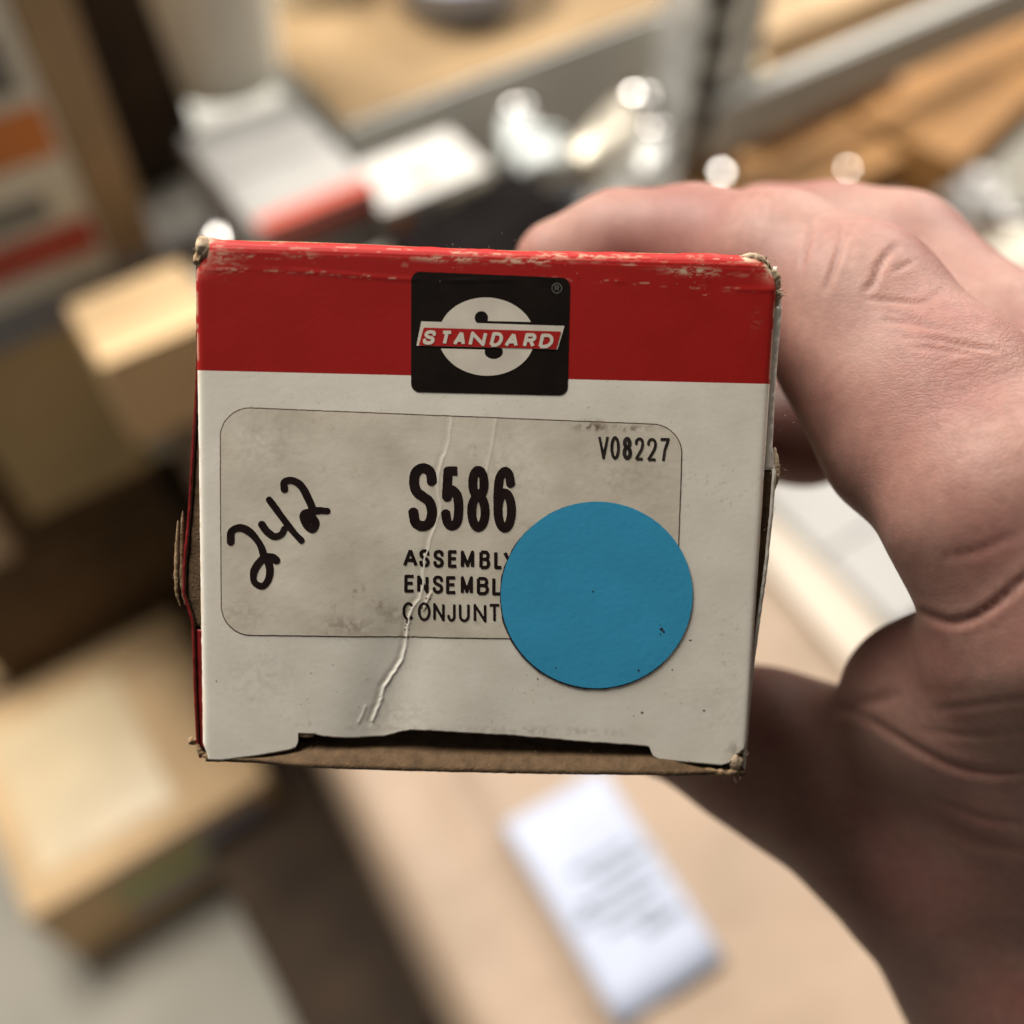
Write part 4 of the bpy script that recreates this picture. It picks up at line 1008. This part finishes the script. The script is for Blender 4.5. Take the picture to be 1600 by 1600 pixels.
L0 = np.array((proj(p0)[0], proj(p0)[1]))
# label rectangle on the top, found from its picture corner
def on_parcel(px, py):
    dr = at(px, py, 1.0); t = (p0[2] + .004) / dr[2]; q = dr * t - p0
    return float(q @ PU), float(q @ PV)
c0 = on_parcel(960, 1605); c1 = on_parcel(788, 1288); c2 = on_parcel(935, 1205); c3 = on_parcel(1138, 1498)
lx0, lx1 = (c0[0] + c1[0]) / 2, (c2[0] + c3[0]) / 2; ly0, ly1 = (c0[1] + c3[1]) / 2, (c1[1] + c2[1]) / 2
def lay(name, x0, x1, y0, y1, lift, m__, par, nn=8):
    vv_, ff = [], []
    for i in range(nn + 1):
        for j in range(nn + 1):
            x = x0 + (x1 - x0) * j / nn; y = y0 + (y1 - y0) * i / nn
            zz = szz + .010 * (float(fbm(np.array(x * 9), np.array(y * 5), 7, 3)) - .5) * 2 + .0035 + lift
            vv_.append((x, y, zz))
    for i in range(nn):
        for j in range(nn): a = i * (nn + 1) + j; ff.append([a, a + 1, a + nn + 2, a + nn + 1])
    kk = len(vv_)
    vv_ += [(p[0], p[1], p[2] - .0035) for p in vv_[:kk]]
    for i in range(nn):
        for a, b_ in ((i, i + 1), ((i + 1) * (nn + 1), i * (nn + 1)), (nn * (nn + 1) + i + 1, nn * (nn + 1) + i), (i * (nn + 1) + nn, (i + 1) * (nn + 1) + nn)): ff.append([a, a + kk, b_ + kk, b_])
    return mesh_obj(name, vv_, ff, m__, par, True)
lb_ = lay("address_label", lx0, lx1, ly0, ly1, .0035, M['whiteblue'], e)
W_, H_ = lx1 - lx0, ly1 - ly0
M['faint'] = mat("faint_grey_print", (.24, .265, .32), .6, .15, 40)
for (a, b_, c, d_) in [(.30, .85, .62, .65), (.45, .95, .55, .585), (.2, .8, .47, .50), (.35, .9, .40, .43), (.12, .3, .42, .46), (.3, .75, .33, .36), (.55, .9, .25, .30)]:
    lay("print_line", lx0 + W_ * a, lx0 + W_ * b_, ly0 + H_ * c, ly0 + H_ * d_, .0042, M['faint'], lb_, 3)


M['fold_strip'] = mat('pale_fold_strip', (.50, .425, .34), .45, .06, 20)
lay('packing_tape_or_fold_strip', sx * .80, sx * .90, .02, sy - .02, .004, M['fold_strip'], e, 40)  # added pale strip standing in for bright folds of the wrapping
# --- floor-level carton, lower left
c = box_t(-1.10, (45, 1440), (438, 1248), (-210, 990), .17, M['kraft_sun'], "tan carton at the lower left with pale tape patch and small front label", seam_tape=False)  # sunlight on this carton is put into its pale board colour
su, sv, hh = e_dim[c.name]
part_box("tape_strip", c, .002, sv * .60, hh + .0042, su - .004, sv * .05, .0007, M['kraft_dark'], 0)
part_box("tape_patch", c, su * .10, sv * .08, hh + .0042, su * .55, sv * .42, .0008, M['tape'], 0)
part_box("front_label", c, su * .28, -.0014, .045, su * .66, .001, .095, M['whiteblue'], 0)
part_box("print_band", c, su * .28, -.0028, .080, su * .36, .001, .045, M['yellow_s'], 0)
box_t(-1.17, (520, 1720), (800, 1590), (335, 1160), .09, M['shade_brown'], "flat dark box added for the floor shadow between the low carton and the parcel", seam_tape=False)  # added dark box standing in for the shadow beside the parcel
# --- row under the left shelf; light and shade put into the board colours
c = box_t(-.57, (-95, 585), (135, 482), (-170, 500), .19, M['kraft_yellow'], "plain tan carton under the left shelf with one flap standing out", seam_tape=False)
su, sv, hh = e_dim[c.name]
fl_ = part_box("open_flap", c, 0, 0, 0, .034, .004, hh * .98, M['cream'], .001); fl_.location = (su + .001, -.004, .01); fl_.rotation_euler = (R(-38), 0, R(-12))
box_t(-.50, (160, 578), (345, 492), (112, 475), .08, M['kraft_sun'], "orange-tan carton under the left shelf, light put into its colour, beside the small held carton", seam_tape=False)
box_t(-.76, (-60, 735), (330, 540), (-200, 600), .14, M['kraft_dark'], "carton under the plain tan carton, shade put into its dark brown", seam_tape=False)
box_t(-.90, (-110, 935), (330, 725), (-260, 790), .37, M['kraft_dark'], "lowest carton above the lower left cartons, shade put into its dark brown", seam_tape=False)
box_t(-.80, (300, 850), (560, 740), (220, 710), .47, M['shade_brown'], "carton behind the small held carton, shade put into its blackish brown", seam_tape=False)
# --- on shelf A
HA = -.52
c = box_b(HA + .002, (-90, 522), (172, 412), .14, .30, M['tub'], "tall white labelled carton with orange and red bands at the far left", seam_tape=False)
su, sv, hh = e_dim[c.name]
def bandf(c, x0, x1, z0, z1, m_, nm="print_band", k=1): part_box(nm, c, x0, -.0012 * k, z0, x1 - x0, .001, z1 - z0, m_, 0)
bandf(c, .0, su * .97, hh * .34, hh * .46, M['orange_s']); bandf(c, .0, su * .8, hh * .195, hh * .255, M['grey_s']); bandf(c, .0, su * .98, hh * .07, hh * .165, M['red_s']); bandf(c, su * .3, su * .9, hh * .50, hh * .62, M['grey_s'])
box_b(HA + .002, (178, 410), (246, 380), .10, .36, M['kraft'], "tall brown carton standing right of the white labelled carton", seam_tape=False)
box_b(HA + .002, (205, 305), (318, 255), .10, .32, M['shade_brown'], "case between tall carton and ribbed tub, its dark brown standing in for a shaded gap", seam_tape=False)  # shade of the gap put into the colour of this box
c = box_t(HA + .055, (405, 372), (592, 298), (298, 205), .053, M['greycard'], "white carton with a red stripe along its front edge, below the ribbed tub", seam_tape=False)
su, sv, hh = e_dim[c.name]; bandf(c, su * .05, su * .98, hh * .72, hh * .98, M['red_s']); 
part_box("print_band", c, su * .04, .002, hh + .0036, su * .94, .012, .0008, M['red_s'], 0)
c = box_t(HA + .03, (598, 338), (768, 266), (556, 252), .028, M['white'], "white and cream carton with small orange marks, right of the red striped carton", seam_tape=False)
su, sv, hh = e_dim[c.name]; bandf(c, su * .08, su * .22, hh * .1, hh * .85, M['orange_s']); part_box("print_mark", c, su * .40, sv * .30, hh + .0036, su * .18, sv * .12, .0008, M['orange_s'], 0); bandf(c, su * .5, su * .98, hh * .05, hh * .95, M['cream'])
# tubs
def tub(name, label, base, r0, r1, h_, m_, ribs=0, rim_m=None, cat="tub", group=None):
    e = empty(name, base, rotz(0)); tag(e, label, cat, group)
    n = 96; prof = [(0, .0), (r0 * .96, .0), (r0, .003)] + [(r0 + (r1 - r0) * t, .003 + (h_ - .003) * t) for t in np.linspace(.05, 1, 10)] + [(r1 - .003, h_), (r0 - .004, .006), (0, .006)]
    vs, fs = [], []
    for r_, z_ in prof:
        for j in range(n):
            a = 2 * math.pi * j / n; k = 1 + (.035 * math.cos(ribs * a) if ribs and r_ > r0 * .97 else 0)
            vs.append((r_ * k * math.cos(a), r_ * k * math.sin(a), z_))
    for i in range(len(prof) - 1):
        for j in range(n): fs.append([i * n + j, i * n + (j + 1) % n, (i + 1) * n + (j + 1) % n, (i + 1) * n + j])
    mesh_obj("wall", vs, fs, m_, e, True)
    vs, fs = [], []; q = [(r1 - .002, h_ - .004), (r1 + .004, h_ - .004), (r1 + .004, h_ + .002), (r1 - .002, h_ + .002)]
    for r_, z_ in q:
        for j in range(n): a = 2 * math.pi * j / n; vs.append((r_ * math.cos(a), r_ * math.sin(a), z_))
    for i in range(4):
        for j in range(n): fs.append([i * n + j, i * n + (j + 1) % n, ((i + 1) % 4) * n + (j + 1) % n, ((i + 1) % 4) * n + j])
    mesh_obj("rim", vs, fs, rim_m or m_, e, True)
    return e
tub("ribbed_tub", "cream ribbed plastic tub standing on the shelf at the upper left", on(350, 118, HA + .060), .045, .058, .15, M['tub'], 28)
tub("plain_tub", "plain yellowish plastic tub right of the ribbed tub, near the top edge", on(500, 45, HA + .01), .036, .042, .10, M['cream'])
tub("shallow_bowl", "bluish white shallow bowl at the top edge of the photo", on(722, -6, -.47), .052, .066, .04, M['whiteblue'])
SB, LB = board("shelf_board", "pale grey metal shelf board running to the post, lined with brown board", -.475, (545, 205), (1075, -15), .40, .092, M['shelf'], M['shelf'])
part_box("board_liner", SB, .0, .0045, .0212, LB - .01, .34, .003, M['liner'], 0)
# --- post and right beam
pb = on(1050, 330, -.62)
po = empty("shelf_post", pb, rotz(0)); tag(po, "perforated galvanised shelf post standing between the two shelf runs", "shelf post")
part_box("flange", po, 0, 0, -.4, .072, .003, 1.0, M['steel'], .001); part_box("flange", po, 0, .0035, -.4, .003, .045, 1.0, M['steel'], .001)
for k in range(22): part_box("slot", po, .008, -.0022, -.1 + k * .036, .020, .002, .020, M['black'], 0)
part_box("edge_bead", po, .064, -.006, -.4, .007, .0055, 1.0, M['chrome'], .002)
part_box("rib", po, .034, -.006, -.4, .010, .0055, 1.0, M['chrome'], .001)
ba = on(1118, 215, -.54); LBm = axis_len(ba, U, np.array((1720, -50)))
bm_ = empty("shelf_beam", ba, rotz(0)); tag(bm_, "pale grey shelf beam rising to the top right corner", "shelf beam")
part_box("web", bm_, 0, 0, -.025, LBm, .003, .055, M['shelf'], .001); part_box("top_flange", bm_, 0, .0035, .0295, LBm, .008, .003, M['shelf'], .001)
SC, LC = board("shelf_board", "lower grey shelf board behind the hand carrying bottles, pouches and brown cartons", -.66, (760, 480), (1760, 60), .42, .03, M['shelf'], M['shelf_shaded'])
# --- behind and below the right beam
box_t(-.60, (1150, 375), (1420, 255), (1080, 250), .057, M['kraft_warm'], "orange-brown carton under the right beam just above the hand", seam_tape=False)
box_t(-.58, (1215, 215), (1420, 130), (1160, 150), .077, M['kraft_warm'], "brown carton tucked close under the right beam", seam_tape=False, turn=4)
box_t(-.60, (1500, 260), (1760, 120), (1375, 90), .057, M['kraft_warm'], "brown carton at the right edge under the beam", seam_tape=False, turn=14)
box_t(-.72, (1400, 640), (1760, 480), (1330, 330), .55, M['kraft_pale'], "large pale tan carton right of the fingers", seam_tape=True, tape=M['cream'])
box_t(-.60, (1180, 70), (1600, -95), (1100, -70), .05, M['kraft'], "tan carton seen above the right beam", seam_tape=False)
box_t(-.52, (1160, 125), (1205, 108), (1120, -30), .10, M['kraft_yellow'], "narrow bright tan carton beside the shelf post", seam_tape=False)
box_t(-.69, (1400, 985), (1800, 800), (1185, 765), .58, M['greycard'], "pale grey-white carton behind the gap between finger and thumb", seam_tape=False)
# --- dark box and small shiny things at the centre
box_t(-.455, (790, 522), (1005, 402), (628, 348), .81, M['black'], "black case behind the fingertip, its back corner pointing up", turn=9, seam_tape=False)
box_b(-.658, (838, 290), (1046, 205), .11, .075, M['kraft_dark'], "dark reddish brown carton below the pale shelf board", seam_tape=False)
def bottle(label, base, r, h_, m_, capm, tilt=None, grp=None):
    rot = rotz(0) if tilt is None else (rotz(0) @ Matrix.Rotation(R(tilt[0]), 4, 'X') @ Matrix.Rotation(R(tilt[1]), 4, 'Y'))
    e = empty("bottle", base, rot); tag(e, label, "bottle", grp)
    for nm, prof, mm_ in (("body", [(0, 0), (r, 0), (r, h_ * .72), (r * .55, h_ * .84), (r * .5, h_ * .86), (0, h_ * .86)], m_), ("cap", [(0, h_ * .862), (r * .62, h_ * .862), (r * .62, h_ * .98), (r * .5, h_), (0, h_)], capm)):
        vs, fs = [], []; n = 32
        for a_, z_ in prof:
            for j in range(n): vs.append((a_ * math.cos(2 * math.pi * j / n), a_ * math.sin(2 * math.pi * j / n), z_))
        for i in range(len(prof) - 1):
            for j in range(n): fs.append([i * n + j, i * n + (j + 1) % n, (i + 1) * n + (j + 1) % n, (i + 1) * n + j])
        mesh_obj(nm, vs, fs, mm_, e, True)
    return e
bottle("short clear bottle left of the silver tube", on(838, 318, -.658), .018, .045, M['glass'], M['glass'])
bottle("small bluish white bottle between clear bottle and silver tube", on(890, 305, -.658), .017, .035, M['whiteblue'], M['chrome'])
bottle("glassy white bottle standing at the foot of the post", on(1132, 345, -.658), .020, .05, M['glass'], M['glass'])
bottle("small bottle with a ring-like cap above the middle finger", on(1325, 320, -.658), .014, .04, M['cream'], M['chrome'])
def crumple(label, base, r, m_, seed, sc_=(1, 1, .6)):
    n, q = 40, 28; vs, fs = [], []
    for i in range(q + 1):
        th = math.pi * i / q
        for j in range(n):
            ph = 2 * math.pi * j / n; d_ = np.array([math.sin(th) * math.cos(ph), math.sin(th) * math.sin(ph), math.cos(th)])
            nn_ = abs(float(fbm(np.array(d_[0] * 2.4 + 9 + seed), np.array(d_[1] * 2.4 + d_[2] * 2 + 9), seed, 3)) - .5) * 1.1
            vs.append(tuple(d_ * r * np.array(sc_) * (.75 + nn_)))
    for i in range(q):
        for j in range(n): fs.append([i * n + j, i * n + (j + 1) % n, (i + 1) * n + (j + 1) % n, (i + 1) * n + j])
    o = mesh_obj("film_pouch", vs, fs, m_); o.matrix_world = Matrix.Translation(Vector(base)) @ rotz(0)
    tag(o, label, "pouch"); return o
crumple("larger crumpled silvery pouch under the right beam", on(1430, 235, -.632), .052, M['silverbag'], 3, (1, .7, .6))
crumple("smaller crumpled white pouch nearer the right edge", on(1512, 300, -.637), .040, M['silverbag'], 5, (.8, 1, .6))
crumple("grey crumpled pouch between the silver tube and the post", on(990, 330, -.635), .045, M['steel'], 8, (1, .8, .6))
crumple("dark grey rumpled pouch at the top right under the beam end", on(1560, 120, -.635), .045, M['steel'], 12, (1, .8, .6))

# added chrome discs, turned to mirror the window as bright glints
def glint(px, py, depth, r_, label):
    p = at(px, py, depth); tov = -p / np.linalg.norm(p); tol = np.array([1.25, 2.1, 1.15]) - p; tol /= np.linalg.norm(tol)
    nrm_ = tov + tol; q = Vector(nrm_).to_track_quat('Z', 'Y').to_matrix().to_4x4()
    vs, fs = [], []; n = 28; prof = [(0, 0), (r_ * .82, 0), (r_, -r_ * .12), (r_ * 1.02, -r_ * .7), (r_ * .9, -r_ * .7), (r_ * .88, -r_ * .2), (0, -r_ * .18)]
    for a_, z_ in prof:
        for j in range(n): vs.append((a_ * math.cos(2 * math.pi * j / n), a_ * math.sin(2 * math.pi * j / n), z_))
    for i in range(len(prof) - 1):
        for j in range(n): fs.append([i * n + j, i * n + (j + 1) % n, (i + 1) * n + (j + 1) % n, (i + 1) * n + j][::-1])
    o = mesh_obj("glint_disc", vs, fs, M['chrome']); q.translation = Vector(p); o.matrix_world = q; tag(o, label, "disc", "added discs mirroring the window")
glint(808, 165, .90, .0036, "added round glint disc just below the pale shelf board")
glint(886, 226, .86, .0030, "added glint disc between the white carton and the silver tube")
glint(1325, 262, .88, .0026, "added ring-like glint disc over the orange-brown carton above the hand")
glint(1128, 268, .84, .0040, "added glint disc at the foot of the shelf post")
glint(350, 372, .735, .0080, "added glint disc peeping over the top left corner of the held carton")
part_box("strap", (e_ := tag(empty("webbing_strap", on(1465, 345, -.655), rotz(-38)), "dark webbing strap lying near the smaller pouch at the right", "strap")), 0, 0, 0, .15, .022, .004, M['black'], .001)
part_box("buckle", e_, .06, -.003, .0045, .02, .028, .004, M['chrome'], .001)

def rod(p, q, r_, m1, m2, name, label, cat):
    p = np.array(p); q = np.array(q); L_ = np.linalg.norm(q - p); rot = Vector(q - p).to_track_quat('Z', 'Y').to_matrix().to_4x4()
    e = empty(name, p, rot); tag(e, label, cat)
    for nm, prof, mm_ in (("body", [(0, 0), (r_ * .9, 0), (r_, r_ * .1), (r_, L_ * .78), (0, L_ * .78)], m1), ("cap", [(0, L_ * .785), (r_ * 1.12, L_ * .785), (r_ * 1.12, L_ * .97), (r_ * .95, L_), (0, L_)], m2)):
        vs, fs = [], []; n = 30
        for a_, z_ in prof:
            for j in range(n): vs.append((a_ * math.cos(2 * math.pi * j / n), a_ * math.sin(2 * math.pi * j / n), z_))
        for i in range(len(prof) - 1):
            for j in range(n): fs.append([i * n + j, i * n + (j + 1) % n, (i + 1) * n + (j + 1) % n, (i + 1) * n + j])
        mesh_obj(nm, vs, fs, mm_, e, True)
    return e
M['satin'] = mat("satin_cream_metal", (.70, .64, .53), .42, .1, 30, metal=.5)
rod(at(905, 272, .80), at(1005, 160, .82), .019, M['satin'], M['chrome'], "metal_tube", "cream metal tube with bright end leaning up towards the shelf post", "tube")
rod(at(815, 262, .82), at(808, 175, .84), .015, M['glass'], M['chrome'], "glass_vial", "glassy vial standing left of the leaning cream tube", "vial")
rod(at(850, 280, .80), at(842, 225, .81), .020, M['glass'], M['glass'], "glass_vial", "short thick glassy vial in front of the taller one", "vial")
rod(at(1010, 285, .80), at(1022, 205, .81), .012, M['steel'], M['chrome'], "metal_tube", "slim grey metal tube upright beside the shelf post", "tube")
